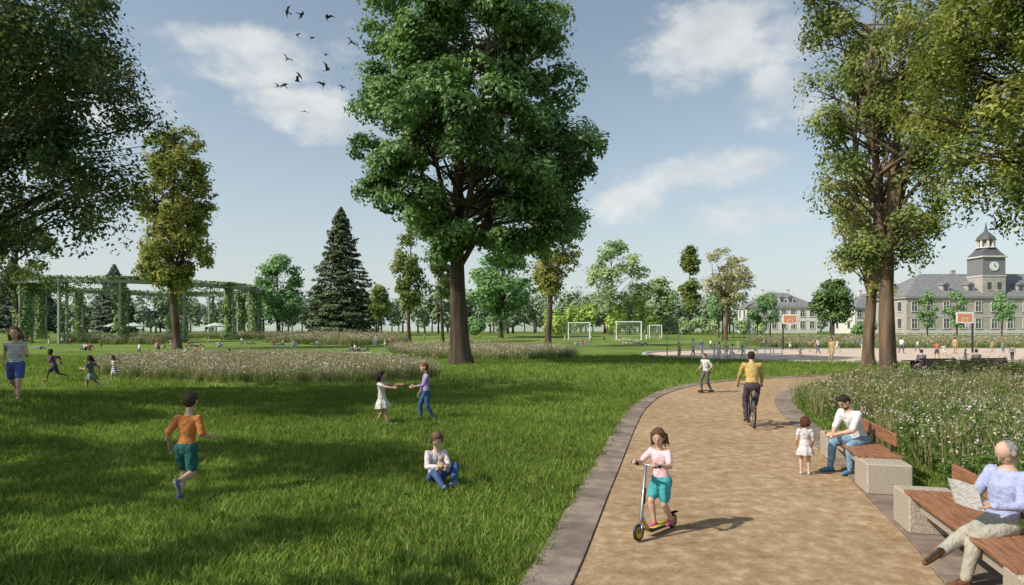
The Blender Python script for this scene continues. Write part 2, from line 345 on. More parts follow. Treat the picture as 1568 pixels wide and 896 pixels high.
for i,x in enumerate(xs):
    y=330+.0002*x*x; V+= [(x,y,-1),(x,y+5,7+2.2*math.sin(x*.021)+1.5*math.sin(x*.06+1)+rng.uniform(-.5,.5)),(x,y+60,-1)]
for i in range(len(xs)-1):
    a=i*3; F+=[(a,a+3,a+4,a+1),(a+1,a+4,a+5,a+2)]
mb.add((np.array(V),F),mat('woodland_haze_tint',(.38,.43,.38),(.30,.35,.31),1,.15,.6,.4)); mb.obj('distant_wooded_hill')  # hill colour is greyed and lightened, haze painted in
print('trees',time.time()-T0)
# ---------------------------------------------------------------- ground, path
def smooth_poly(pts,n):
    pts=np.array(pts,float)
    for _ in range(3):
        q=[pts[0]]
        for a,b2 in zip(pts[:-1],pts[1:]): q+= [a*.75+b2*.25,a*.25+b2*.75]
        q.append(pts[-1]); pts=np.array(q)
    s=np.concatenate([[0],np.cumsum(np.linalg.norm(np.diff(pts,axis=0),axis=1))]); t=np.linspace(0,s[-1],n)
    return np.stack([np.interp(t,s,pts[:,0]),np.interp(t,s,pts[:,1])],1)
left=[(-3.2,-6),(-1.2,0),(-.1,4),(.61,6.38),(.93,7.65),(1.39,9.54),(1.96,11.8),(2.53,14.1),(3.25,17),(4.2,20.5),(5.6,24.5),(7.9,28.7),(11.2,31.8),(15.5,34),(21,36),(28,37.5),(40,39.5),(70,42)]
right=[(.9,-6),(2.3,0),(3.5,4),(4.2,6.38),(4.64,7.53),(5.05,9.0),(5.7,11.1),(6.5,14.1),(7.4,17.5),(8.4,20.8),(9.7,24.2),(11.6,27.2),(14.2,30),(17.5,32),(22,33.4),(28,34.6),(40,36.2),(70,38.5)]
LP=smooth_poly(left,200); RP=smooth_poly(right,200)
def offs(PL,d):
    t=np.gradient(PL,axis=0); t/=np.linalg.norm(t,axis=1,keepdims=True); return PL+np.stack([-t[:,1],t[:,0]],1)*d
LO=offs(LP,.5); RO=offs(RP,-.62)
m_path=bpy.data.materials.new('crushed_gravel_path'); m_path.use_nodes=True; nt=m_path.node_tree; bs=nt.nodes['Principled BSDF']; bs.inputs['Roughness'].default_value=.95; bs.inputs['Specular IOR Level'].default_value=.1
tc=nt.nodes.new('ShaderNodeTexCoord')
def noise(nt,vec,sc,det=6,rough=.6):
    n=nt.nodes.new('ShaderNodeTexNoise'); n.inputs['Scale'].default_value=sc; n.inputs['Detail'].default_value=det; n.inputs['Roughness'].default_value=rough; nt.links.new(vec,n.inputs['Vector']); return n.outputs['Fac']
def ramp(nt,f,stops):
    r=nt.nodes.new('ShaderNodeValToRGB')
    while len(r.color_ramp.elements)<len(stops): r.color_ramp.elements.new(.5)
    for e,(p,c) in zip(r.color_ramp.elements,stops): e.position=p; e.color=lin(c)
    nt.links.new(f,r.inputs[0]); return r.outputs[0]
def mixc(nt,f,a,b2,mode='MIX'):
    m=nt.nodes.new('ShaderNodeMix'); m.data_type='RGBA'; m.blend_type=mode
    if isinstance(f,float): m.inputs[0].default_value=f
    else: nt.links.new(f,m.inputs[0])
    nt.links.new(a,m.inputs[6]); nt.links.new(b2,m.inputs[7]); return m.outputs[2]
o_=tc.outputs['Object']
c1=ramp(nt,noise(nt,o_,4.6,7,.75),[(.34,(.35,.235,.135)),(.5,(.49,.345,.21)),(.64,(.66,.51,.345))])
c2=ramp(nt,noise(nt,o_,110,3,.85),[(.3,(.5,.5,.5)),(.7,(1.15,1.15,1.15))])
c3=ramp(nt,noise(nt,o_,.35,3),[(.35,(.84,.82,.8)),(.65,(1.05,1.04,1.02))])
c=mixc(nt,1.0,mixc(nt,1.0,c1,c2,'MULTIPLY'),c3,'MULTIPLY'); nt.links.new(c,bs.inputs['Base Color'])
bp=nt.nodes.new('ShaderNodeBump'); bp.inputs['Strength'].default_value=.8; bp.inputs['Distance'].default_value=.02; nt.links.new(noise(nt,o_,55,6,.75),bp.inputs['Height']); nt.links.new(bp.outputs[0],bs.inputs['Normal'])
mb=MB(); V=[];F=[];K=8
for i in range(200):
    for k in range(K+1):
        t=k/K; p=LP[i]*(1-t)+RP[i]*t; V.append((p[0],p[1],.010+.03*math.sin(math.pi*t)))
for i in range(199):
    for k in range(K): a=i*(K+1)+k; F.append((a,a+1,a+K+2,a+K+1))
mb.add((np.array(V),F),m_path); mb.obj('gravel_path',True)
m_pav=mat('concrete_paver',(.31,.25,.205),(.19,.15,.125),.9,3,.4,40)
m_pav2=mat('concrete_paver_b',(.24,.19,.155),(.15,.118,.1),.9,3,.4,40)
def pavers(name,A,B,seg=.62,rows=1,top=.035):
    mb=MB(); s=np.concatenate([[0],np.cumsum(np.linalg.norm(np.diff((A+B)/2,axis=0),axis=1))]); n=int(s[-1]/seg); g=.009/seg
    def at(Q,x): x=np.clip(x,0,s[-1]); return np.array([np.interp(x,s,Q[:,0]),np.interp(x,s,Q[:,1])])
    for i in range(n):
        for r in range(rows):
            f0,f1=r/rows+.012,(r+1)/rows-.012; a,b2=(i+g)*seg,(i+1-g)*seg; zt=top+rng.uniform(-.003,.003)
            q=[at(A,a)*(1-f0)+at(B,a)*f0,at(A,a)*(1-f1)+at(B,a)*f1,at(A,b2)*(1-f1)+at(B,b2)*f1,at(A,b2)*(1-f0)+at(B,b2)*f0]
            V=[(p[0],p[1],-.05) for p in q]+[(p[0],p[1],zt-.006) for p in q]; c=sum(q)/4
            V+=[(p[0]+(c[0]-p[0])*.02,p[1]+(c[1]-p[1])*.02,zt) for p in q]
            F=[(j,(j+1)%4,4+(j+1)%4,4+j) for j in range(4)]+[(4+j,4+(j+1)%4,8+(j+1)%4,8+j) for j in range(4)]+[(8,9,10,11)]
            mb.add((np.array(V),[f[::-1] for f in F]),m_pav if rng.uniform()<.6 else m_pav2)
    mb.obj(name)
pavers('paver_kerb_band',LP,LO); pavers('paver_kerb_band',RP,RO,.62,1)
sq=[(12.6,62),(13.2,57),(16,52.5),(21,49.3),(28,47.4),(40,46.3),(60,46.0),(100,46),(100,80),(60,80),(38,79.5),(26,77),(18,72.5),(14,67.5),(12.6,62)]
SQ=smooth_poly(sq,120)
m_sand=mat('sand_surface',(.62,.50,.40),(.50,.39,.31),.95,.8,.3,20)
mb=MB(); V=[(p[0],p[1],.014) for p in SQ[:-1]]; mb.add((np.array(V),[tuple(range(len(V)))]),m_sand); mb.obj('sand_playground')
m_conc=mat('pale_concrete',(.55,.54,.50),(.44,.43,.40),.85,6,.15,60)
mb=MB(); O2=offs(SQ,-.3)
V=np.concatenate([np.c_[SQ,np.full(120,.0)],np.c_[SQ,np.full(120,.14)],np.c_[O2,np.full(120,.14)],np.c_[O2,np.full(120,-.02)]])
F=[(k*120+i,k*120+i+1,(k+1)*120+i+1,(k+1)*120+i) for k in range(3) for i in range(119)]
mb.add((V,F),m_conc); mb.obj('playground_kerb')
m_gr=bpy.data.materials.new('lawn_ground'); m_gr.use_nodes=True; nt=m_gr.node_tree; bs=nt.nodes['Principled BSDF']; bs.inputs['Roughness'].default_value=.9; bs.inputs['Specular IOR Level'].default_value=.1
tc=nt.nodes.new('ShaderNodeTexCoord'); o_=tc.outputs['Object']
c1=ramp(nt,noise(nt,o_,.12,4),[(.35,(.10,.16,.035)),(.5,(.14,.21,.045)),(.68,(.20,.26,.07))])
c2=ramp(nt,noise(nt,o_,3.0,8,.75),[(.3,(.6,.6,.6)),(.7,(1.3,1.3,1.2))])
c=mixc(nt,1.0,c1,c2,'MULTIPLY'); nt.links.new(c,bs.inputs['Base Color'])
bp=nt.nodes.new('ShaderNodeBump'); bp.inputs['Strength'].default_value=.6; bp.inputs['Distance'].default_value=.1; nt.links.new(noise(nt,o_,8,8,.8),bp.inputs['Height']); nt.links.new(bp.outputs[0],bs.inputs['Normal'])
gx=np.concatenate([[-3000,-1500,-700,-400,-250,-160,-100,-70],np.arange(-50,50.1,1.),[60,80,110,160,250,400,700,1500,3000]])
gy=np.concatenate([[-300,-100,-40],np.arange(-12,60,1.),np.arange(60,180,5.),[200,250,320,450,700,1200,2500,5000]])
X,Y=np.meshgrid(gx,gy); Z=H(X,Y); V=np.stack([X.ravel(),Y.ravel(),Z.ravel()],1); nx=len(gx)
F=[(j*nx+i,j*nx+i+1,(j+1)*nx+i+1,(j+1)*nx+i) for j in range(len(gy)-1) for i in range(nx-1)]
mb=MB(); mb.add((V,F),m_gr); mb.obj('lawn_ground',True)
# ---------------------------------------------------------------- scatter
def inpoly(x,y,poly):
    poly=np.asarray(poly); r=np.zeros(len(x),bool); j=len(poly)-1
    for i in range(len(poly)):
        xi,yi=poly[i];xj,yj=poly[j]
        c=((yi>y)!=(yj>y))&(x<(xj-xi)*(y-yi)/((yj-yi)+1e-12)+xi); r^=c; j=i
    return r
PATHP=np.concatenate([LO,RO[::-1]])
beds={'left':[(-20,33),(-13,29.4),(-7,29.6),(-3.4,32.5),(-4.5,39),(-9,48),(-20,56),(-29,54),(-28,42)],
 'mid':[(-10,58),(-4,50),(2,50.5),(5,53.5),(6.3,60),(4,75),(-6,85),(-16,82)],
 'farleft':[(-40,105),(-24,92),(-16,96),(-18,118),(-38,125)],
 'leftedge':[(-78,112),(-60,95),(-50,100),(-62,120)],
 'farmid':[(-60,120),(-30,112),(-28,128),(-62,135)],
 'right':[(9.6,22),(8.5,18),(7.95,15.4),(7.35,12.5),(7.0,10.5),(6.6,8.5),(6.2,6),(6.0,3),(18,2),(40,8),(40,34.2),(28,32.6),(22,31.4),(17.5,30),(14.2,28),(12,25.5)],
 'farright':[(34,95),(60,86),(110,88),(120,100),(60,104),(38,106)],
 'farright2':[(30,84),(50,81.5),(110,81.5),(110,85),(60,85),(34,88)]}
def scatter(name,templates,pts,rot,scl,idx):
    col=bpy.data.collections.new(name+'_source')
    for i,me in enumerate(templates):
        o=bpy.data.objects.new('%s_source_%02d'%(name,i),me); col.objects.link(o)
    me=bpy.data.meshes.new(name); me.vertices.add(len(pts)); me.vertices.foreach_set('co',np.ascontiguousarray(pts,dtype=np.float32).ravel())
    a=me.attributes.new('rot','FLOAT_VECTOR','POINT'); a.data.foreach_set('vector',np.ascontiguousarray(rot,dtype=np.float32).ravel())
    a=me.attributes.new('scl','FLOAT','POINT'); a.data.foreach_set('value',np.ascontiguousarray(scl,dtype=np.float32))
    a=me.attributes.new('idx','INT','POINT'); a.data.foreach_set('value',np.ascontiguousarray(idx,dtype=np.int32))
    o=link(name,me)
    ng=bpy.data.node_groups.new(name,'GeometryNodeTree'); ng.interface.new_socket('Geometry',in_out='INPUT',socket_type='NodeSocketGeometry'); ng.interface.new_socket('Geometry',in_out='OUTPUT',socket_type='NodeSocketGeometry')
    N=ng.nodes; gi=N.new('NodeGroupInput'); go=N.new('NodeGroupOutput'); ip=N.new('GeometryNodeInstanceOnPoints'); ci=N.new('GeometryNodeCollectionInfo')
    ci.inputs['Collection'].default_value=col; ci.inputs['Separate Children'].default_value=True; ci.inputs['Reset Children'].default_value=True
    def na(n,t): q=N.new('GeometryNodeInputNamedAttribute'); q.data_type=t; q.inputs['Name'].default_value=n; return q.outputs['Attribute']
    e=N.new('FunctionNodeEulerToRotation'); L=ng.links
    L.new(gi.outputs[0],ip.inputs['Points']); L.new(ci.outputs[0],ip.inputs['Instance']); ip.inputs['Pick Instance'].default_value=True
    L.new(na('idx','INT'),ip.inputs['Instance Index']); L.new(na('rot','FLOAT_VECTOR'),e.inputs[0]); L.new(e.outputs[0],ip.inputs['Rotation']); L.new(na('scl','FLOAT'),ip.inputs['Scale'])
    L.new(ip.outputs[0],go.inputs[0])
    md=o.modifiers.new('scatter','NODES'); md.node_group=ng
    return o
def blades(n,R,h0,h1,w,lean):
    a=rng.uniform(0,2*np.pi,n); r=R*np.sqrt(rng.uniform(size=n)); b=np.stack([r*np.cos(a),r*np.sin(a),np.zeros(n)],1)
    la=rng.uniform(0,2*np.pi,n); hh=rng.uniform(h0,h1,n); ll=lean*hh*rng.uniform(.2,1,n); fa=la+np.pi/2+rng.normal(size=n)*.5
    t=np.stack([ll*np.cos(la),ll*np.sin(la),hh],1); s=np.stack([np.cos(fa),np.sin(fa),np.zeros(n)],1)*(w*rng.uniform(.7,1.3,n))[:,None]/2
    m=b+t*np.array([.4,.4,.6])
    return b,m,b+t,s
def grassmat(name,k):
    return leafmat(name,(.065*k,.125*k,.02*k),(.14*k,.215*k,.04*k),(.27*k,.32*k,.09*k),.8,.28)
gms=[grassmat('grass_blades',1.0),grassmat('grass_blades_light',1.4)]
gt=[]
for k in range(6):
    b_,m_,t_,s_=blades(15,.12,.045,.12,.012,.9)
    V=np.stack([b_-s_,b_+s_,m_+s_*.7,t_,m_-s_*.7],1).reshape(-1,3); gt.append(quads_mesh('grass_tuft',V,5,None,[gms[k//3]]))
def lawn_pts(n,y0,y1):
    y=np.sqrt(rng.uniform(y0**2,y1**2,n)); x=rng.uniform(-1,1,n)*(y*.86+1.5)
    keep=~inpoly(x,y,PATHP)&~inpoly(x,y,SQ)&~inpoly(x,y,beds['right'])&~inpoly(x,y,beds['left'])
    x=x[keep];y=y[keep]; return np.stack([x,y,H(x,y)-.004],1)
p1=lawn_pts(23000,4.8,13); p2=lawn_pts(28000,13,27); p3=lawn_pts(14000,27,60)
pts=np.concatenate([p1,p2,p3]); n=len(pts)
scl=np.concatenate([rng.uniform(.6,1.35,len(p1)),rng.uniform(.9,1.6,len(p2)),rng.uniform(1.6,2.5,len(p3))])
rot=np.stack([rng.normal(size=n)*.12,rng.normal(size=n)*.12,rng.uniform(0,6.28,n)],1)
x,y=pts[:,0],pts[:,1]; z_=np.sin(x*1.3+np.sin(y*.8)*1.5)+np.sin(y*1.7+np.sin(x*.6)*2)+np.sin((x+y)*.35)*1.2+rng.normal(size=n)*1.1
scatter('lawn_grass',gt,pts,rot,scl,rng.integers(0,3,n)+np.where(z_>.3,3,0))
mg=leafmat('meadow_grass',(.12,.145,.05),(.25,.26,.11),(.42,.39,.20),1.5,.25)
mgr=leafmat('bed_leaves',(.05,.10,.026),(.12,.19,.05),(.23,.28,.08),1.5,.25)
m_w=mat('flower_white',(.78,.75,.72),rough=.7); m_v=mat('flower_violet',(.45,.30,.52),rough=.7); m_pk=mat('flower_pink',(.68,.46,.50),rough=.7); m_tan=mat('seed_head',(.50,.42,.27),(.36,.29,.18),rough=.8)
def plant(n,h0,h1,w,gmat,heads,hr,R=.22):
    b_,m_,t_,s_=blades(n,R,h0,h1,w,.45)
    V=np.stack([b_-s_,b_+s_,m_+s_*.8,t_,m_-s_*.8],1).reshape(-1,5,3)
    V=np.concatenate([V[:,[0,1,2,4]].reshape(-1,3),np.stack([V[:,4],V[:,2],V[:,3],V[:,3]+.001],1).reshape(-1,3)])
    mi=[0]*(len(V)//4); mats=[gmat]
    for hm,frac in heads:
        k=max(1,int(n*frac)); sel=rng.choice(n,k,replace=False); mats.append(hm)
        for rep in range(3):
            c=t_[sel]+rng.normal(size=(k,3))*hr*.8; q=leaf_quads(c,rng.normal(size=(k,3))+[0,-.3,.8],hr*rng.uniform(.7,1.3,k)); V=np.concatenate([V,q]); mi+=[len(mats)-1]*k
    return quads_mesh('meadow_plant',V,4,mi,mats)
mt=[plant(34,.35,.75,.016,mg,[(m_tan,.25)],.024),plant(30,.3,.7,.016,mg,[(m_w,.24),(m_tan,.1)],.028),plant(30,.3,.65,.018,mgr,[(m_v,.1),(m_w,.12)],.026),plant(36,.4,.85,.014,mg,[(m_tan,.3)],.024),plant(30,.25,.6,.02,mgr,[(m_pk,.22)],.028)]
P_=[];S_=[];I_=[]
for k,dn,sc in (('left',6.0,(.9,1.35)),('mid',3.2,(1.1,1.6)),('farleft',1.0,(1.6,2.4)),('leftedge',1.0,(1.6,2.4)),('farmid',1.0,(1.5,2.2)),('farright',1.0,(1.6,2.3)),('farright2',1.5,(1.3,2.0))):
    b_=np.array(beds[k]); lo,hi=b_.min(0),b_.max(0); n=int((hi-lo).prod()*dn); x=rng.uniform(lo[0],hi[0],n);y=rng.uniform(lo[1],hi[1],n); q=inpoly(x,y,smooth_poly(list(map(tuple,b_))+[tuple(b_[0])],60)); x=x[q];y=y[q]
    P_.append(np.stack([x,y,H(x,y)],1)); S_.append(rng.uniform(*sc,len(x))); z_=np.sin(x*.5)+np.sin(y*.4+x*.2); I_.append((rng.integers(0,5,len(x))+(z_>0)*2)%5)
pts=np.concatenate(P_); n=len(pts)
scatter('wildflower_meadow',mt,pts,np.stack([rng.normal(size=n)*.08,rng.normal(size=n)*.08,rng.uniform(0,6.28,n)],1),np.concatenate(S_),np.concatenate(I_))
def leafy(h,R,nst,lf,hm,hr,frac,cluster=4):
    b_,m_,t_,s_=blades(nst,R,h*.6,h,.012,.35); V=[np.stack([b_-s_,b_+s_,t_+s_*.4,t_-s_*.4],1).reshape(-1,3)]; mi=[0]*nst
    for k in range(lf):
        f=rng.uniform(.15,.95,nst)[:,None]; c=b_*(1-f)+t_*f+rng.normal(size=(nst,3))*.035; V.append(leaf_quads(c,rng.normal(size=(nst,3))*.7+[0,0,.7],.036*rng.uniform(.6,1.4,nst))); mi+=[0]*nst
    k=max(1,int(nst*frac)); sel=rng.choice(nst,k,replace=False)
    for r in range(cluster): V.append(leaf_quads(t_[sel]+rng.normal(size=(k,3))*hr*1.1,rng.normal(size=(k,3))+[0,-.3,.8],hr*rng.uniform(.7,1.3,k))); mi+=[1]*k
    return quads_mesh('perennial',np.concatenate(V),4,mi,[mgr,hm])
bt=[leafy(.75,.28,22,9,m_w,.022,.32),plant(44,.5,1.0,.018,mg,[(m_tan,.2),(m_w,.05)],.018,.25),leafy(.65,.28,22,9,m_v,.02,.3),leafy(.7,.28,22,9,m_pk,.023,.35),plant(30,.7,1.25,.014,mg,[(m_tan,.5)],.02,.16),leafy(.95,.3,22,10,m_w,.02,.18)]
b_=np.array(beds['right']); n=8000; x=rng.uniform(5.9,40,n); y=2+32*rng.uniform(size=n)**1.1; q=inpoly(x,y,b_)&(x<y*.95+7); x=x[q];y=y[q]; n=len(x)
z_=np.sin(x*.9+1)+np.sin(y*.7+x*.3); ii=(rng.integers(0,3,n)+np.where(z_>.4,3,np.where(z_<-.6,1,0)))%6
sc_=rng.uniform(.65,1.1,n)*(1+.22*np.sin(x*.7+y*.5)*np.sin(y*.6-x*.3))
scatter('perennial_planting_bed',bt,np.stack([x,y,0*x],1),np.stack([rng.normal(size=n)*.1,rng.normal(size=n)*.1,rng.uniform(0,6.28,n)],1),sc_,ii)
print('scatter',time.time()-T0)
# ---------------------------------------------------------------- benches
m_bconc=mat('exposed_aggregate_concrete',(.52,.46,.38),(.26,.215,.17),.9,70,.35,90)
m_wood=mat('hardwood_slats',(.34,.165,.085),(.20,.09,.048),.6,6,.2,30,stretch=(6,.6,6))
m_dwood=mat('dark_wood',(.06,.045,.035),(.03,.025,.02),.7,6); m_steel=mat('steel_grey',(.35,.36,.37),rough=.4,metal=.8); m_black=mat('black_metal',(.03,.03,.032),rough=.5)
def concrete_bench(pn,pf,depth=.62,hs=.48):
    pn=np.array(pn+(0,),float); pf=np.array(pf+(0,),float); L=np.linalg.norm(pf-pn); d=(pf-pn)/L; rz=math.atan2(d[1],d[0])-math.pi/2
    root=bpy.data.objects.new('park_bench',None); root.location=pn+[0,0,.035]; root.rotation_euler=(0,0,rz); scene.collection.objects.link(root)
    def part(nm,c,s,m,b=.012,M=None): q=MB(); q.box(c,s,m,M,b); return q.obj(nm,parent=root)
    part('end_block',(depth/2,.36,hs/2-.02),(depth,.72,hs-.02),m_bconc,.02)
    part('end_block_far',(depth/2,L-.3,hs/2-.02),(depth,.6,hs-.02),m_bconc,.02)
    part('seat_core',(depth/2+.03,L/2,hs-.15),(depth-.14,L-1.34,.12),m_bconc,.01)
    for i in range(5):
        part('seat_slat_%d'%i,(.055+i*.128,L/2+.02,hs-.012+.0),(.116,L-.9,.045),m_wood,.006)
    for y in (.9,L/2+.2,L-.75):
        part('back_bracket',(depth-.03,y,hs+.17),(.03,.05,.36),m_black,.004)
    part('backrest_plank',(depth-.06,L/2+.12,hs+.24),(.04,L-.95,.2),m_wood,.008)
concrete_bench((5.30,9.75),(6.13,13.0)); concrete_bench((4.02,4.9),(4.93,8.45))
def slat_bench(u,v):
    b=G(u,v); root=bpy.data.objects.new('wooden_bench',None); root.location=b; root.rotation_euler=(0,0,.12); scene.collection.objects.link(root)
    def part(nm,c,s,m): q=MB(); q.box(c,s,m,None,.008); return q.obj(nm,parent=root)
    for i in range(4): part('seat_slat_%d'%i,(0,-.2+i*.13,.46),(2.2,.11,.04),m_dwood)
    for i in range(3): part('back_slat_%d'%i,(0,-.27,.58+i*.13),(2.2,.03,.1),m_dwood)
    for x in (-.9,.9): part('leg_frame',(x,0,.22),(.07,.5,.44),m_dwood); part('back_post',(x,-.31,.5),(.06,.04,.9),m_dwood)
    part('table_top',(0,.75,.72),(2.2,.6,.05),m_dwood); part('table_leg',(0,.75,.36),(1.6,.1,.7),m_dwood)
slat_bench(1430,573); slat_bench(1508,572)
# ---------------------------------------------------------------- sports furniture
m_white=mat('white_paint',(.8,.8,.78),rough=.5); m_or=mat('orange_board',(.62,.28,.15),rough=.6)
def goal(u,D,w,h):
    b=P(u,D); q=MB(); r=.10
    q.tube([(-w/2,0,0),(-w/2,0,h)],r,m_white); q.tube([(w/2,0,0),(w/2,0,h)],r,m_white); q.tube([(-w/2-.05,0,h),(w/2+.05,0,h)],r,m_white)
    for s in (-1,1): q.tube([(s*w/2,0,h),(s*w/2,1.0,h),(s*w/2,1.8,0)],.05,m_white,6)
    q.tube([(-w/2,1.8,.05),(w/2,1.8,.05)],.04,m_white,6)
    for i in range(1,14): x=-w/2+w*i/14; q.tube([(x,.02,h),(x,1.0,h),(x,1.8,0)],.014,m_white,3)
    for i in range(9): t=i/8; q.tube([(-w/2,1.0+.8*t,h*(1-t)),(w/2,1.0+.8*t,h*(1-t))],.014,m_white,3)
    q.obj('football_goal',loc=b,rz=random.uniform(-.2,.2))
goal(887,116,3.8,3.0); goal(963,114,4.3,3.2); goal(1004,122,2.3,2.4)
def hoop(u,D,bx):
    b=P(u,D); q=MB(); q.tube([(0,0,0),(0,0,3.2),(bx*.5,0,3.6),(bx,0,3.7)],[.1,.09,.07,.06],m_black)
    q.box((bx,-.08,3.65),(1.8,.06,1.15),m_white,None,.02); q.box((bx,-.115,3.65),(1.5,.006,.85),m_or); q.box((bx,-.12,3.42),(.6,.004,.45),m_white); q.box((bx,-.123,3.42),(.5,.004,.36),m_or)
    a=np.linspace(0,2*np.pi,17); q.tube([(bx+.23*math.cos(t),-.42+.23*math.sin(t),3.15) for t in a],.02,m_or,5)
    for t in a[:-1:2]: q.tube([(bx+.23*math.cos(t),-.42+.23*math.sin(t),3.15),(bx+.13*math.cos(t+.4),-.42+.13*math.sin(t+.4),2.75)],.008,m_white,3)
    q.obj('basketball_hoop',loc=b)
hoop(1199,78,.8); hoop(1489,68,-.85)
for (u,v,w) in ((1085,552,2.6),(1150,553,3.0),(1178,552,2.0)):
    b=G(u,v); q=MB()
    for s in (-1,-.33,.33,1): q.tube([(s*w/2,0,0),(s*w/2,0,1.0)],.045,m_white,8)
    q.tube([(-w/2,0,1.0),(w/2,0,1.0)],.045,m_white,8); q.tube([(-w/2,0,.55),(w/2,0,.55)],.03,m_white,8); q.obj('handrail',True,loc=b)
b=G(1030,545); q=MB()
for s in (-1,1): q.tube([(s*.5,0,0),(s*.5,0,2.2)],.05,m_steel,8)
q.tube([(-.5,0,2.2),(.5,0,2.2)],.04,m_steel,8); q.obj('pull_up_bar',True,loc=b)
m_par=mat('parasol_fabric',(.50,.62,.58),rough=.8)
for u in (178,205,330):
    b=P(u,125); q=MB(); q.tube([(0,0,0),(0,0,2.6)],.04,m_white,6)
    V=[(0,0,2.9)]+[(2.1*math.cos(t),2.1*math.sin(t),2.25) for t in np.arange(8)/8*2*np.pi]; q.add((np.array(V),[(0,1+j,1+(j+1)%8) for j in range(8)]),m_par)
    V=[(2.1*math.cos(t),2.1*math.sin(t),z) for z in (2.25,2.05) for t in np.arange(8)/8*2*np.pi]; q.add((np.array(V),[(j,(j+1)%8,8+(j+1)%8,8+j) for j in range(8)]),m_par)
    q.obj('parasol',loc=b)
def pergola():
    root=bpy.data.objects.new('vine_pergola',None); scene.collection.objects.link(root)
    cx,cy=P(230,122)[:2]; rx,ry=17.5,21
    q=MB(); C=[];N=[]; zt=9.6; m_p=mat('pergola_steel',(.30,.33,.28),(.24,.27,.23),rough=.7)
    A=np.linspace(0,2*np.pi,15)[:-1]+.15
    for i,a in enumerate(A):
        x,y=cx+rx*math.cos(a),cy+ry*math.sin(a)
        z=float(H(x,y))
        for s in (0,1.6):
            xx,yy=cx+(rx+s)*math.cos(a),cy+(ry+s)*math.sin(a); q.box((xx,yy,(z+zt)/2),(.34,.34,zt-z),m_p,rotz(a),.03)
        for k in range(1,6): q.box((cx+(rx+.8)*math.cos(a),cy+(ry+.8)*math.sin(a),z+k*1.45),(1.4,.1,.1),m_p,rotz(a))
        n=1500 if i%7!=3 else 260; zz=rng.uniform(0,zt-z,n); t=rng.uniform(0,6.28,n); r=rng.uniform(.3,1.1+.35*np.sin(zz*1.3+i),n)
        C.append(np.stack([cx+(rx+.8)*math.cos(a)+r*np.cos(t),cy+(ry+.8)*math.sin(a)+r*np.sin(t),z+zz],1)); N.append(np.stack([np.cos(t),np.sin(t),.3+0*t],1)+rng.normal(size=(n,3))*.4)
    m=160; aa=np.linspace(0,2*np.pi,m)
    for s in (0,1.6):
        V=[]
        for a in aa:
            for r_,z in ((0,zt),(0,zt+.55),(.25,zt+.55),(.25,zt)): V.append((cx+(rx+s+r_)*math.cos(a),cy+(ry+s+r_)*math.sin(a),z))
        q.add((np.array(V),[(4*i+j,4*i+4+j,4*i+4+(j+1)%4,4*i+(j+1)%4) for i in range(m-1) for j in range(4)]),m_p)
    for a in np.linspace(0,2*np.pi,90):
        q.box((cx+(rx+.8)*math.cos(a),cy+(ry+.8)*math.sin(a),zt+.64),(3.2,.14,.16),m_p,rotz(a))
    n=15000; a=rng.uniform(0,6.28,n); a=a+.08*np.sin(a*9); s=rng.uniform(-.5,2.2,n); zz=zt+1.0-np.abs(rng.normal(size=n))*.55*(1.2+np.sin(a*7))
    C.append(np.stack([cx+(rx+s)*np.cos(a),cy+(ry+s)*np.sin(a),zz],1)); N.append(rng.normal(size=(n,3))+[0,0,.6])
    C=np.concatenate(C);N=np.concatenate(N)
    q.obj('frame',parent=root); link('climbing_plants',quads_mesh('climbers',leaf_quads(C,N,.24*rng.uniform(.6,1.3,len(C))),4,None,[lf_ivy]),parent=root)
pergola()
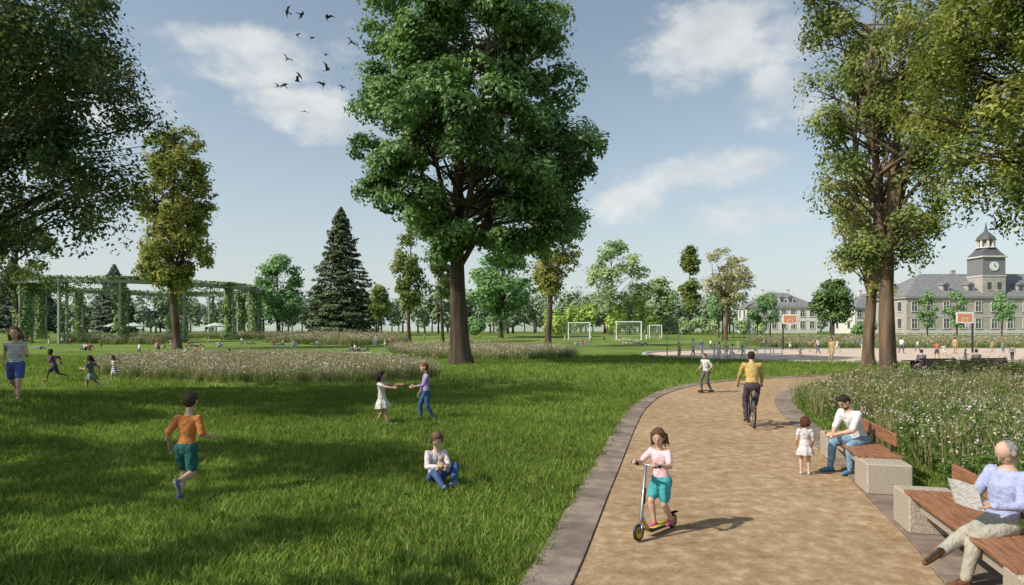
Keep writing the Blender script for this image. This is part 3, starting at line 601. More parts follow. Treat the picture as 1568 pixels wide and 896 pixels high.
# ---------------------------------------------------------------- buildings
m_wallw=mat('white_render',(.66,.65,.62),(.58,.57,.55),.9,.5); m_wallg=mat('grey_stone',(.44,.41,.38),(.34,.315,.285),.9,1.2,.2,5)
m_roof=mat('slate_roof',(.21,.215,.22),(.15,.155,.165),.75,1.5,.3,8); m_glass=mat('window_glass',(.08,.095,.11),(.05,.06,.075),.15,1,spec=.6); m_trim=mat('pale_stone_trim',(.60,.58,.54),(.53,.51,.47),.85,2)
def building(name,loc,w,d,floors,fh,rh,wall,nw,rz=0,dormers=0,hip=True):
    root=bpy.data.objects.new(name,None); root.location=loc; root.rotation_euler=(0,0,rz); scene.collection.objects.link(root)
    eh=floors*fh+.6
    q=MB(); q.box((w/2,d/2,eh/2-.3),(w,d,eh+.6),wall); q.obj('walls',parent=root)
    q=MB(); q.box((w/2,d/2,eh+.13),(w+.9,d+.9,.3),m_trim,None,.05); q.box((w/2,-.04,.5),(w+.1,.12,1.0),m_trim,None,.02)
    for f in range(1,floors): q.box((w/2,-.03,.6+f*fh-.25),(w+.05,.1,.2),m_trim)
    q.obj('cornices',parent=root)
    q=MB(); o=.55; i=d/2 if hip else 0; z0=eh+.285
    V=[(-o,-o,z0),(w+o,-o,z0),(w+o,d+o,z0),(-o,d+o,z0),(i,d/2,z0+rh),(w-i,d/2,z0+rh)]
    q.add((np.array(V),[(0,1,5,4),(1,2,5),(2,3,4,5),(3,0,4),(3,2,1,0)]),m_roof); q.obj('roof',parent=root)
    q=MB(); g=MB()
    def win(x,z,ww,wh):
        g.box((x,-.015,z+wh/2),(ww,.05,wh),m_glass)
        for s in (-1,1): q.box((x+s*(ww/2+.08),-.05,z+wh/2),(.16,.14,wh+.1),m_trim)
        q.box((x,-.05,z+wh+.12),(ww+.4,.16,.22),m_trim); q.box((x,-.07,z-.1),(ww+.4,.22,.16),m_trim)
        q.box((x,-.055,z+wh/2),(.07,.05,wh),m_white); q.box((x,-.052,z+wh*.62),(ww,.04,.07),m_white)
    for f in range(floors):
        for k in range(nw): win((k+.5)*w/nw,.6+f*fh+.9,1.15,fh*.55)
    for f in range(floors):
        for k in range(max(2,int(d/4))):
            y=(k+.5)*d/max(2,int(d/4)); z=.6+f*fh+.9; g.box((-.015,y,z+fh*.27),(.05,1.15,fh*.55),m_glass); q.box((-.05,y,z+fh*.55+.12),(.16,1.5,.22),m_trim); q.box((-.06,y,z-.1),(.2,1.5,.16),m_trim)
    g.obj('window_panes',parent=root); q.obj('window_frames',parent=root)
    q=MB(); sl=rh/(d/2+o)
    for k in range(dormers):
        x=d*.45+(w-d*.9)*(k+.5)/dormers; yb=1.4; zb=z0+sl*(yb+o)-.2
        q.box((x,yb+.9,zb+.75),(1.5,1.8,1.5),wall); q.box((x,yb-.02,zb+.85),(.9,.06,1.0),m_glass)
        V=[(x-.95,yb-.2,zb+1.5),(x+.95,yb-.2,zb+1.5),(x,yb-.2,zb+2.2),(x-.95,yb+2.6,zb+1.5),(x+.95,yb+2.6,zb+1.5),(x,yb+2.6,zb+2.2)]
        q.add((np.array(V),[(0,1,2),(0,2,5,3),(1,4,5,2),(0,3,4,1),(3,5,4)]),m_roof)
    for x in (w*.3,w*.7): q.box((x,d/2+.8,z0+rh*.95),(.9,.7,2.2),wall); q.box((x,d/2+.8,z0+rh*.95+1.15),(1.1,.9,.14),m_trim)
    q.obj('dormers_and_chimneys',parent=root)
    return root,eh,z0
b=P(1388,142); root,eh,z0=building('town_hall_with_clock_tower',(b[0],b[1],b[2]),52,15,2,3.7,5.6,m_wallg,15,dormers=7)
tx=P(1525,142)[0]-b[0]; q=MB(); g=MB(); w=5.0
m_tow=mat('tower_slate_cladding',(.22,.22,.225),(.16,.16,.17),.8,2)
q.box((tx,3.0,6.5),(w,w,13),m_wallg); q.box((tx,3.0,15),(w-.05,w-.05,4),m_tow); q.box((tx,3.0,17.1),(w+.7,w+.7,.35),m_trim,None,.05); q.box((tx,3,12.9),(w+.25,w+.25,.25),m_trim)
def frustum(mbx,cx,cy,zs,rs,m,n=8,rot=math.pi/8):
    V=[];F=[]
    for z,r in zip(zs,rs): V+=[(cx+r*math.cos(2*math.pi*j/n+rot),cy+r*math.sin(2*math.pi*j/n+rot),z) for j in range(n)]
    for i in range(len(zs)-1): F+=[(i*n+j,i*n+(j+1)%n,(i+1)*n+(j+1)%n,(i+1)*n+j) for j in range(n)]
    F.append(tuple(range(n-1,-1,-1))); F.append(tuple((len(zs)-1)*n+j for j in range(n))); mbx.add((np.array(V),F),m)
m_roofd=mat('dark_slate',(.12,.12,.13),(.08,.08,.09),.7,2)
frustum(g,tx,3,[17.28,17.6,18.3,19.2],[3.6,3.3,2.6,1.9],m_roofd,4,math.pi/4)
frustum(g,tx,3,[20.95,21.2,21.8,22.4,22.9,23.3,24.9],[2.0,1.9,1.6,1.0,.45,.3,.05],m_roofd)
frustum(g,tx,3,[19.2,19.4],[2.0,1.9],m_trim)
for j in range(8): a=math.pi/4*j+math.pi/8; q.box((tx+1.5*math.cos(a),3+1.5*math.sin(a),20.15),(.42,.42,1.6),m_trim,rotz(a))
frustum(q,tx,3,[19.4,20.9],[1.05,1.05],m_wallg)
g.add(ellipsoid((tx,3,25.0),(.22,.22,.22)),m_trim)
a=np.linspace(0,2*np.pi,25)[:-1]; V=[(tx+1.0*math.cos(t),.50,15.0+1.0*math.sin(t)) for t in a]+[(tx+1.0*math.cos(t),.40,15.0+1.0*math.sin(t)) for t in a]
q.add((np.array(V),[tuple(range(24,48))]+[(j,(j+1)%24,24+(j+1)%24,24+j) for j in range(24)]),m_white)
q.box((tx,.37,15.3),(.1,.03,.7),m_black); q.box((tx+.25,.37,15.0),(.55,.03,.1),m_black)
for s in (-1.1,1.1): q.box((tx+s,.47,10.7),(.8,.08,1.6),m_glass); q.box((tx+s,.45,9.8),(1.1,.14,.15),m_trim)
q.obj('clock_tower',parent=root); g.obj('tower_cupola',parent=root)
b=P(1309,168); building('white_house',b,17,11,2,2.9,3.9,m_wallw,7,rz=.05,dormers=2)
b=P(1150,178); building('white_house',b,17.5,12,2,3.2,4.1,m_wallw,7,rz=-.05,dormers=3)
q=MB()
for i in range(60): x=36+i*1.9; z=float(H(x,112)); q.tube([(x,112,z),(x,112,z+1.25)],.05,m_black,5)
q.tube([(36,112,float(H(36,112))+1.2),(150,112,float(H(150,112))+1.2)],.04,m_black,5); q.tube([(36,112,float(H(36,112))+.6),(150,112,float(H(150,112))+.6)],.03,m_black,5); q.obj('park_fence')
print('buildings',time.time()-T0)
# ---------------------------------------------------------------- people
_mc={}
def cm(kind,c):
    k=(kind,)+tuple(c)
    if k not in _mc:
        if kind=='skin': _mc[k]=mat('skin',c,tuple(x*.88 for x in c),.5,10,spec=.35)
        elif kind=='hair': _mc[k]=mat('hair',c,tuple(x*.45 for x in c),.6,45,.8,90,stretch=(1,1,.2))
        else: _mc[k]=mat('fabric_'+kind,c,tuple(x*.8 for x in c),.9,12,.5,22)
    return _mc[k]
def stripes(c1,c2,sc):
    m=bpy.data.materials.new('striped_fabric'); m.use_nodes=True; nt=m.node_tree; b=nt.nodes['Principled BSDF']; b.inputs['Roughness'].default_value=.9
    tc=nt.nodes.new('ShaderNodeTexCoord'); w=nt.nodes.new('ShaderNodeTexWave'); w.bands_direction='Z'; w.inputs['Scale'].default_value=sc; w.inputs['Distortion'].default_value=1.5
    nt.links.new(tc.outputs['Object'],w.inputs['Vector']); nt.links.new(ramp(nt,w.outputs['Fac'],[(.4,c1),(.6,c2)]),b.inputs['Base Color']); return m
def ik(a,t,l1,l2,hint):
    a=np.asarray(a,float);t=np.asarray(t,float); d=t-a; L=np.linalg.norm(d); u=d/(L+1e-9); L=min(L,(l1+l2)*.995); L=max(L,abs(l1-l2)+.01)
    x=(l1*l1-l2*l2+L*L)/(2*L); y=math.sqrt(max(0,l1*l1-x*x)); hv=np.asarray(hint,float); hv=norm(hv-u*np.dot(hv,u))
    return a+u*x+hv*y, a+u*L
def remesh(V,F,vox,sm=2):
    me=bpy.data.meshes.new('t'); me.from_pydata(V.tolist(),[],F); o=bpy.data.objects.new('t',me); scene.collection.objects.link(o)
    r=o.modifiers.new('r','REMESH'); r.mode='VOXEL'; r.voxel_size=vox
    if sm: s=o.modifiers.new('s','SMOOTH'); s.factor=.5; s.iterations=sm
    dg=bpy.context.evaluated_depsgraph_get(); e=o.evaluated_get(dg); m2=e.to_mesh()
    n=len(m2.vertices); co=np.empty(n*3,np.float32); m2.vertices.foreach_get('co',co); co=co.reshape(-1,3).astype(float)
    fs=[tuple(p.vertices) for p in m2.polygons]; e.to_mesh_clear(); bpy.data.objects.remove(o); bpy.data.meshes.remove(me)
    return co,fs
def person_mesh(name,h,pose,c,kid=False,vox=.012,fine=True):
    g=lambda k,d: pose.get(k,d)
    hip,tor,hh=(.485,.30,.165) if kid else (.52,.315,.135)
    if 'hh' in c: hh=c['hh']
    wsc=.93 if kid else 1.
    prims=[]; X=np.array([1.,0,0]);Yv=np.array([0,1.,0]);Zv=np.array([0,0,1.])
    def rc(a,b,r0,r1,l): prims.append(('c',np.asarray(a,float),np.asarray(b,float),r0*h,r1*h,l))
    def el(cn,R,M,l): prims.append(('e',np.asarray(cn,float),np.asarray(R,float),np.asarray(M,float),0,l))
    pel=np.array(g('pelvis',(0,0,hip)))*h; s=norm(g('spine',(0,.02,1)))
    tw=math.radians(g('twist',0)); hx=norm(X-s*np.dot(X,s))
    chx=norm(np.array([math.cos(tw),math.sin(tw),0])); chx=norm(chx-s*np.dot(chx,s)); fw=norm(np.cross(s,chx))
    neck=pel+s*tor*h; shz=tor-.035
    bot=c.get('legs','long'); slv=c.get('sleeve',1.0)
    rows=[(-.075,.045,.045),(-.045,.082,.062),(0.0,.094,.070),(.05,.086,.062),(.10,.078,.056),(.16,.086,.062),(.215,.096,.065),(tor-.045,.092,.055),(tor-.015,.055,.042),(tor+.005,.034,.034)]
    if c.get('fat'): rows=[(a,b*1.06,d*1.22) for a,b,d in rows]
    rows=[(a*h,b*h*wsc,d*h*wsc) for a,b,d in rows]
    prims.append(('l',pel,(chx,fw,s),rows,0,'torso'))
    if c.get('skirt'):
        kl,flare,lab=c['skirt']; top=.10 if lab=='top' else .045
        sd=norm(g('skirt_dir',tuple(s)))
        r2=[(-kl*h,flare*h,flare*h*.8),(-kl*.5*h,(flare*.6+.045)*h,(flare*.5+.035)*h),(0,.100*h*wsc,.078*h*wsc),(top*h,.084*h*wsc,.064*h*wsc)]
        prims.append(('l',pel,(chx,fw,sd),r2,1,'skirt'))
    ul,fl=(.168,.148) if not kid else (.16,.14); tl,cl=(.245,.235) if not kid else (.225,.215)
    hands=[]
    for sg,sd in ((1,'R'),(-1,'L')):
        sh=pel+s*shz*h+chx*sg*.104*h*wsc
        wt=np.array(g('hand'+sd,(sg*.165,.03,.49)))*h
        e,w=ik(sh,wt,ul*h,fl*h,g('elb'+sd,(sg*.25,-1,-.2)))
        top='top'
        rc(pel+s*(shz-.02)*h+chx*sg*.05*h,sh,.045,.036,top)
        if slv<=0: rc(sh,e,.031,.024,'skin')
        elif slv<=.6:
            m=sh+(e-sh)*(slv/.6); rc(sh,m,.037,.034,top); rc(sh+(e-sh)*.3,e,.027,.024,'skin')
        else: rc(sh,e,.037,.030,top)
        if slv>=1: rc(e,w-(w-e)*.06,.029,.021,top); rc(e+(w-e)*.7,w,.016,.0145,'skin')
        elif slv>.6: m=e+(w-e)*.45; rc(e,m,.030,.026,top); rc(e+(w-e)*.3,w,.021,.0145,'skin')
        else: rc(e,w,.0245,.015,'skin'); rc(e+(w-e)*.2,e+(w-e)*.35,.0255,.0245,'skin')
        hands.append((sg,w,norm(w-e) if 'hd'+sd not in pose else norm(pose['hd'+sd])))
        hj=pel+hx*sg*.052*h*wsc-s*.01*h
        at=np.array(g('foot'+sd,(sg*.06,0,.045)))*h
        k,an=ik(hj,at,tl*h,cl*h,g('knee'+sd,(sg*.12,1,.1)))
        if bot=='long':
            rc(hj,k,.058,.041,'bottom'); rc(k,an+(k-an)*.08,.040,.031,'bottom'); rc(k+(an-k)*.2,k+(an-k)*.35,.041,.039,'bottom')
        else:
            rc(hj,k,.050,.034,'skin'); rc(k,an,.033,.020,'skin'); rc(k+(an-k)*.22,k+(an-k)*.4,.034,.030,'skin')
            if bot=='short': rc(hj,hj+(k-hj)*.72,.062,.054,'bottom')
            elif bot=='brief': rc(hj,hj+(k-hj)*.25,.058,.054,'bottom')
        tv=norm(g('toe'+sd,(sg*.15,1,0))); sd_=norm(an-k); dv=norm(sd_-tv*np.dot(sd_,tv))
        lab='shoe'
        rc(an,an+dv*.018*h-tv*.008*h,.021,.024,lab); rc(an+dv*.022*h-tv*.018*h,an+dv*.024*h+tv*.06*h,.0235,.0225,lab); rc(an+dv*.024*h+tv*.06*h,an+dv*.029*h+tv*.105*h,.0225,.0165,lab)
        rc(an+dv*.039*h-tv*.022*h,an+dv*.038*h+tv*.1*h,.011,.011,'sole')
    look=norm(g('look',(0,1,0))); hu=norm(Zv*.75+s*.35); hu=norm(hu-look*np.dot(hu,look)); hr=np.cross(look,hu); M=np.array([hr,look,hu]); hs=hh*h
    nl=(1-hip-tor-hh)*h; hc=neck+norm(s*.6+Zv*.4+look*.25)*(nl+hs*.46)
    LW=lambda x,y,z: hc+hr*x*hs+look*y*hs+hu*z*hs
    rc(neck-s*.02*h,LW(0,-.08,-.25),.033*wsc,.030*wsc,'skin')
    el(LW(0,-.02,.08),np.array([.345,.415,.41])*hs,M,'skin'); el(LW(0,.09,-.2),np.array([.255,.275,.29])*hs,M,'skin')
    el(LW(0,.2,-.38),np.array([.12,.1,.09])*hs,M,'skin'); el(LW(-.17,.2,-.12),np.array([.12,.12,.13])*hs,M,'skin'); el(LW(.17,.2,-.12),np.array([.12,.12,.13])*hs,M,'skin')
    prims.append(('c',LW(0,.38,.03),LW(0,.455,-.09),.028*hs,.05*hs,'skin'))
    for sg in (1,-1): el(LW(sg*.355,-.02,-.02),np.array([.045,.085,.125])*hs,M,'skin')
    hst=c.get('hairstyle','short')
    if hst in('short','beard'):
        el(LW(0,-.075,.17),np.array([.37,.41,.375])*hs,M,'hair'); el(LW(0,-.17,.02),np.array([.34,.30,.34])*hs,M,'hair'); el(LW(0.05,.10,.41),np.array([.25,.24,.11])*hs,M,'hair')
        for i in range(7): d=norm(rng.normal(size=3)+np.array([0,-.1,.9])); el(LW(d[0]*.3,-.05+d[1]*.34,.14+d[2]*.34),np.array([.10,.12,.07])*hs,M,'hair')
    elif hst=='thin':
        el(LW(0,-.11,.10),np.array([.372,.37,.37])*hs,M,'hair'); el(LW(0,-.16,-.02),np.array([.35,.29,.32])*hs,M,'hair')
    else:
        el(LW(0,-.07,.15),np.array([.395,.42,.40])*hs,M,'hair'); el(LW(0,-.17,-.05),np.array([.37,.30,.42])*hs,M,'hair')
        for sg in (1,-1): prims.append(('c',LW(sg*.33,.0,.25),LW(sg*.37,-.10,-.25),.09*hs,.11*hs,'hair'))
    sw=np.array(g('hairswing',(0,0,0)))*hs
    if hst=='long':
        for i in range(7):
            a=(i-3)*.12; prims.append(('c',LW(a,-.33,0),LW(a*1.4,-.30,-.80)+sw*(1+.3*math.sin(i*2)),.14*hs,.06*hs,'hair'))
        for sg in (1,-1): prims.append(('c',LW(sg*.37,-.04,-.15),LW(sg*.38,.06,-.68)+sw*.5,.09*hs,.045*hs,'hair'))
    if hst=='pony':
        prims.append(('c',LW(0,-.42,.2),LW(0,-.62,-.1)+sw*.5,.11*hs,.12*hs,'hair')); prims.append(('c',LW(0,-.62,-.1)+sw*.5,LW(0,-.62,-.6)+sw,.12*hs,.04*hs,'hair'))
    if hst=='curly':
        for i in range(34):
            d=norm(rng.normal(size=3)+np.array([0,-.6,-.1])); el(LW(d[0]*.42,-.14+d[1]*.36,d[2]*.5-.1),np.array([.14]*3)*hs,M,'hair')
    if hst=='beard': el(LW(0,.11,-.35),np.array([.225,.235,.16])*hs,M,'hair')
    Vs=[];Fs=[];n=0
    for p in prims:
        if p[0]=='c': V,F=roundcone(p[1],p[2],p[3],p[4],14)
        elif p[0]=='e': V,F=ellipsoid(p[1],p[2],p[3])
        else:
            ax=p[2]; V=[];m=28
            for (t,a,b) in p[3]:
                for j in range(m):
                    q=2*math.pi*j/m; f=1+(0.10*math.sin(q*7+1)*(1-(t-p[3][0][0])/(p[3][-1][0]-p[3][0][0])) if p[4] else 0)
                    V.append(p[1]+ax[2]*t+ax[0]*a*f*math.cos(q)+ax[1]*b*f*math.sin(q))
            V=np.array(V); k=len(p[3]); F=[(i*m+j,i*m+(j+1)%m,(i+1)*m+(j+1)%m,(i+1)*m+j) for i in range(k-1) for j in range(m)]; F.append(tuple(range(m-1,-1,-1))); F.append(tuple((k-1)*m+j for j in range(m)))
        Vs.append(V); Fs+=[tuple(a+n for a in f) for f in F]; n+=len(V)
    co,fs=remesh(np.concatenate(Vs),Fs,vox)
    fa=[f if len(f)==4 else (f[0],f[1],f[2],f[2]) for f in fs]; cen=co[np.array(fa)].mean(1)
    D=[];lab=[]
    for p in prims:
        if p[0]=='c':
            ab=p[2]-p[1]; t=np.clip(((cen-p[1])@ab)/(ab@ab+1e-12),0,1); D.append(np.linalg.norm(cen-p[1]-t[:,None]*ab,axis=1)-(p[3]+(p[4]-p[3])*t))
        elif p[0]=='e':
            q=(cen-p[1])@p[3].T; k0=np.linalg.norm(q/p[2],axis=1); k1=np.linalg.norm(q/p[2]**2,axis=1); D.append(k0*(k0-1)/(k1+1e-9))
        else:
            q=cen-p[1]; t=q@p[2][2]; x=q@p[2][0]; y=q@p[2][1]; tt=[r[0] for r in p[3]]; a=np.interp(t,tt,[r[1] for r in p[3]]); b=np.interp(t,tt,[r[2] for r in p[3]])
            d=(np.sqrt((x/a)**2+(y/b)**2)-1)*np.minimum(a,b); ex=np.maximum(0,np.maximum(tt[0]-t,t-tt[-1])); D.append(np.sqrt(np.maximum(d,0)**2+ex**2)+np.minimum(d,0)*(ex==0))
        lab.append(p[5])
    D=np.array(D)
    for i,l in enumerate(lab):
        if l=='hair': D[i]-=.003*h/1.7
        elif l!='skin': D[i]-=.003*h/1.7
    am=D.argmin(0); names=['skin','hair','top','bottom','shoe','sole']
    tors=(cen-pel)@s; waist=g('waist',.035)*h; r2l={k:i for i,k in enumerate(names)}
    li=np.zeros(len(fs),int); sklab=c['skirt'][2] if c.get('skirt') else 'bottom'
    for i,l in enumerate(lab):
        sel=am==i
        if l=='torso': li[sel]=np.where(tors[sel]>(tor-.012)*h,0,np.where((tors[sel]>waist)|(sklab=='top'),2,r2l['bottom']))
        elif l=='skirt': li[sel]=r2l[sklab]
        else: li[sel]=r2l[l]
    vh=np.zeros(len(co),bool); vh[np.array(fa)[li==1].ravel()]=True
    q=co-hc; qn=q/(np.linalg.norm(q,axis=1,keepdims=True)+1e-9); ph=np.arctan2(q@hr,q@look)*20+(q@hu)/hs*9
    co=co+np.where(vh[:,None],qn*(.022*hs*np.sin(ph))[:,None],0)
    vc=np.zeros(len(co),bool); vc[np.array(fa)[(li==2)|(li==3)].ravel()]=True
    w_=np.sin(co[:,2]*46/h+np.sin(co[:,0]*31/h)*2)*np.sin(co[:,0]*27/h+co[:,1]*33/h+1); me_c=co[vc].mean(0) if vc.any() else pel
    dirn=co-np.array([me_c[0],me_c[1],0])*[1,1,0]; dirn[:,2]=0; dirn/=np.linalg.norm(dirn,axis=1,keepdims=True)+1e-9
    co=co+np.where(vc[:,None],dirn*(.004*h*w_)[:,None],0)
    mats=[cm('skin',c['skin']),cm('hair',c['hair']),c['top'] if not isinstance(c['top'],tuple) else cm('top',c['top']),c['bottom'] if not isinstance(c['bottom'],tuple) else cm('bottom',c['bottom']),cm('shoe',c.get('shoe',(.5,.5,.5))),cm('sole',c.get('sole',(.6,.6,.58)))]
    mbp=MB()
    for m in mats: mbp.mats.append(m)
    mbp.v.append(co); mbp.f+=fs; mbp.m+=li.tolist(); mbp.n=len(co)
    for sg,w,d in hands:
        f0=fw-d*np.dot(fw,d)
        if np.linalg.norm(f0)<.35: f0=Zv*1.0-d*np.dot(Zv,d)
        side=norm(f0); nm=np.cross(d,side)*1.0
        if np.dot(nm,-chx*sg)<0: nm=-nm
        V_=[];F_=[];nn=0; curl=math.radians(g('curl',28)); fr=.0050*h
        def addp(a,b,r0,r1):
            nonlocal nn
            V,F=roundcone(a,b,r0,r1,8); V_.append(V); F_.extend([tuple(q+nn for q in f) for f in F]); nn+=len(V)
        ks=[.017,.006,-.005,-.0155]; lens=[.043,.049,.045,.034]
        for k_,ln in zip(ks,lens):
            kn=w+d*.056*h+side*k_*h; addp(w+d*.004*h+side*k_*.6*h,kn,.0085*h,.0072*h); p=kn; dd=d
            for j,fq in enumerate((.45,.3,.25)):
                an=curl*(j+.5)*.8; dd=norm(d*math.cos(an)+nm*math.sin(an)); e=p+dd*ln*h*fq; addp(p,e,fr*(1.06-.1*j),fr*(.98-.12*j)); p=e
        tb=w+d*.014*h+side*.014*h; t1=tb+norm(d*.8+side*.75+nm*.3)*.026*h; t2=t1+norm(d*.95+side*.25+nm*.4)*.024*h
        addp(tb,t1,.0085*h,.0065*h); addp(t1,t2,.0062*h,.0048*h)
        if fine: V2,F2=remesh(np.concatenate(V_),F_,.0023*h,1)
        else: V2,F2=np.concatenate(V_),F_
        mbp.add((V2,F2),mats[0])
    mw=cm('eye',(.42,.38,.35)); md=cm('pupil',(.05,.035,.025)); ml=cm('lips',(.46,.22,.18))
    hb=tuple(a*.55+b_*.45 for a,b_ in zip(c['hair'],c['skin'])); mbr=cm('brow',hb)
    for sg in (1,-1):
        mbp.add(ellipsoid(LW(sg*.14,.347,.02),np.array([.038,.030,.017])*hs,M,8,6),mw); mbp.add(ellipsoid(LW(sg*.138,.372,.02),np.array([.017,.010,.016])*hs,M,8,6),md)
        mbp.add(ellipsoid(LW(sg*.145,.372,.085),np.array([.055,.012,.008])*hs,M,8,5),mbr)
    mbp.add(ellipsoid(LW(0,.343,-.245),np.array([.08,.022,.016])*hs,M,10,6),ml)
    if c.get('glasses'):
        for sg in (1,-1):
            a=np.linspace(0,2*np.pi,13); mbp.tube([LW(sg*.15+.09*math.cos(t),.42,.01+.075*math.sin(t)) for t in a],.006*hs,md,5); mbp.tube([LW(sg*.24,.41,.03),LW(sg*.36,-.02,.05)],.007*hs,md,5)
        mbp.tube([LW(-.06,.44,.02),LW(.06,.44,.02)],.007*hs,md,5)
    return mbp.mesh(name,True)
def put(name,me,pos,face,parent=None):
    return link(name,me,pos,parent,math.atan2(face[1],face[0])-math.pi/2)
SK=(.56,.36,.265); SK2=(.42,.25,.17); SKD=(.13,.07,.045); BR=(.09,.048,.026); DK=(.03,.022,.016); BL=(.32,.2,.09); GR=(.55,.54,.52); RED=(.28,.10,.035)
def ppl(name,pos,face,h,pose,c,kid=False,vox=.011,fine=True):
    base=dict(skin=SK,hair=BR,shoe=(.3,.3,.32)); base.update(c); return put(name,person_mesh(name,h,pose,base,kid,vox,fine),pos,face)
p=np.array([4.80,6.40,.035]); h=1.70
fo=dict(pelvis=(0,0,.335),spine=(0,-.14,1),look=(0,.85,-.5),footL=(-.06,.30,.045),kneeL=(-.1,.5,1),footR=(-.03,.47,.175),kneeR=(-.05,.6,1),toeR=(-.1,.85,-.45),toeL=(-.05,1,0),
  handR=(.10,.17,.46),handL=(-.10,.17,.46),elbR=(.5,-.6,-.7),elbL=(-.5,-.6,-.7),hdR=(-.35,.75,.5),hdL=(.35,.75,.5),curl=55)
o=ppl('elderly_man_reading',p,(-.97,-.16),h,fo,dict(hair=(.42,.42,.41),hairstyle='thin',top=(.38,.43,.66),bottom=(.42,.40,.33),shoe=(.18,.08,.04),sole=(.04,.03,.025),glasses=True,fat=True,hh=.142),vox=.010)
q=MB(); m_np=mat('newsprint',(.66,.66,.64),(.34,.35,.38),.9,22,stretch=(1,1,3))
for sg in (1,-1):
    V=[];ww=.17
    for i in range(6):
        t=i/5; V+=[(sg*(ww*t),.40+.04*math.sin(t*2)-.07*t,.74),(sg*ww*t,.48+.04*math.sin(t*2)-.07*t,1.00-.015*t)]
    F=[(2*i,2*i+2,2*i+3,2*i+1) for i in range(5)]
    V=np.array(V); q.add((V,F),m_np); q.add((V+[0,.004,0],[f[::-1] for f in F]),m_np)
q.obj('newspaper',parent=o)
seat=dict(pelvis=(0,0,.325),spine=(0,.52,1),look=(0,.75,-.65),footR=(.09,.27,.045),footL=(-.09,.20,.045),kneeR=(.2,.5,1),kneeL=(-.2,.5,1),handR=(.025,.30,.375),handL=(-.025,.31,.38),elbR=(.7,-.3,-.7),elbL=(-.7,-.3,-.7),hdR=(-.5,.8,.0),hdL=(.5,.8,.0),curl=60)
ppl('seated_man',(6.05,11.35,.02),(-.96,-.28),1.78,seat,dict(hairstyle='beard',hair=(.05,.032,.022),top=(.70,.71,.72),sleeve=.5,bottom=(.20,.35,.47),shoe=(.10,.25,.4)),vox=.011)
ppl('little_girl_standing',(4.98,11.1,.02),(.35,.95),1.0,dict(handR=(.12,.10,.5),handL=(-.13,.08,.48),twist=10),dict(hair=(.15,.06,.03),hairstyle='curly',top=(.62,.6,.6),sleeve=.3,legs='bare',skirt=(.15,.14,'top'),bottom=(.6,.58,.58),shoe=(.5,.45,.42)),True,.008)
def scooter(pos,rz):
    q=MB(); mY=cm('scooter_yellow',(.62,.5,.04)); mg_=m_steel
    a=np.linspace(0,2*np.pi,25)
    for y,r in ((.40,.10),(-.32,.09)):
        q.tube([(0,y+(r-.02)*math.cos(t),r+(r-.02)*math.sin(t)) for t in a],.02,m_black,8); q.tube([(0,y+(r-.042)*math.cos(t),r+(r-.042)*math.sin(t)) for t in a],.018,mY,8)
        for t in a[:-1:4]: q.tube([(0,y,r),(0,y+.06*math.cos(t),r+.06*math.sin(t))],.009,mY,5)
        q.tube([(-.035,y,r),(.035,y,r)],.016,mg_,8)
    q.box((0,-.04,.085),(.12,.5,.035),m_black,None,.01); q.box((0,-.04,.105),(.10,.44,.006),mY)
    q.tube([(0,.2,.09),(0,.29,.2),(0,.33,.26)],.022,mY,8); q.tube([(0,.40,.10),(0,.345,.26),(0,.25,.86)],[.02,.022,.018],m_steel,8); q.tube([(0,.31,.42),(0,.285,.6)],.026,m_black,8)
    for s in (-1,1): q.tube([(s*.03,.40,.10),(s*.03,.36,.2)],.012,mg_,6); q.tube([(s*.1,.25,.86),(s*.2,.245,.87)],.02,m_black,8); q.box((0,-.34,.19),(.05,.16,.012),m_black)
    q.tube([(-.2,.25,.865),(.2,.25,.865)],.012,mg_,8)
    return q.obj('kick_scooter',True,loc=pos,rz=rz)
f=norm((-.72,-.70,0)); sp=(1.76,7.88,.03); scooter(sp,math.atan2(f[1],f[0])-math.pi/2)
ppl('girl_on_scooter',(sp[0]-f[0]*.02,sp[1]-f[1]*.02,.06),f,1.25,dict(pelvis=(0.01,-.06,.49),spine=(0,.12,1),look=(-.35,.85,-.25),footR=(.02,.04,.085),footL=(-.04,-.16,.085),kneeR=(0,1,0),kneeL=(0,1,0),toeR=(0,1,0),toeL=(0,1,-.1),handR=(.13,.20,.68),handL=(-.13,.20,.68),curl=80,hairswing=(.2,-.3,.15)),
   dict(hair=(.18,.10,.055),hairstyle='long',top=stripes((.76,.42,.47),(.68,.55,.58),11),sleeve=.4,legs='short',bottom=(.06,.36,.40),shoe=(.6,.12,.25)),True,.009)
g0=G(668,738); gz=float(H(g0[0],g0[1]))
ppl('girl_sitting_on_grass',(g0[0],g0[1]-.15,gz+.03),(.42,-.9),1.4,dict(pelvis=(0,0,.07),spine=(-.02,.05,1),look=(.1,.8,-.5),footR=(.03,.36,.03),footL=(-.15,.22,.05),kneeR=(.3,.2,1),kneeL=(-.7,.2,.6),toeR=(.2,.8,.5),toeL=(1,.5,.0),handR=(.06,.22,.23),handL=(-.06,.22,.23),elbR=(.5,-.3,-.8),elbL=(-.5,-.3,-.8),hdR=(-.4,.7,.2),hdL=(.4,.7,.2),curl=60),
   dict(hair=(.24,.15,.09),hairstyle='pony',top=(.70,.62,.66),bottom=(.06,.11,.26),shoe=(.14,.24,.45)),True,.009)
q=MB(); tc_=cm('toy',(.45,.36,.28)); q.add(ellipsoid((0,0,0),(.07,.05,.09)),tc_); q.add(ellipsoid((0,-.01,.11),(.05,.045,.05)),tc_)
for s in (-1,1): q.add(ellipsoid((s*.035,0,.155),(.016,.01,.03)),tc_); q.add(ellipsoid((s*.06,-.04,-.05),(.03,.05,.025)),tc_)
q.obj('soft_toy',True,loc=(g0[0]+.13,g0[1]-.45,gz+.36))
g0=G(285,768)
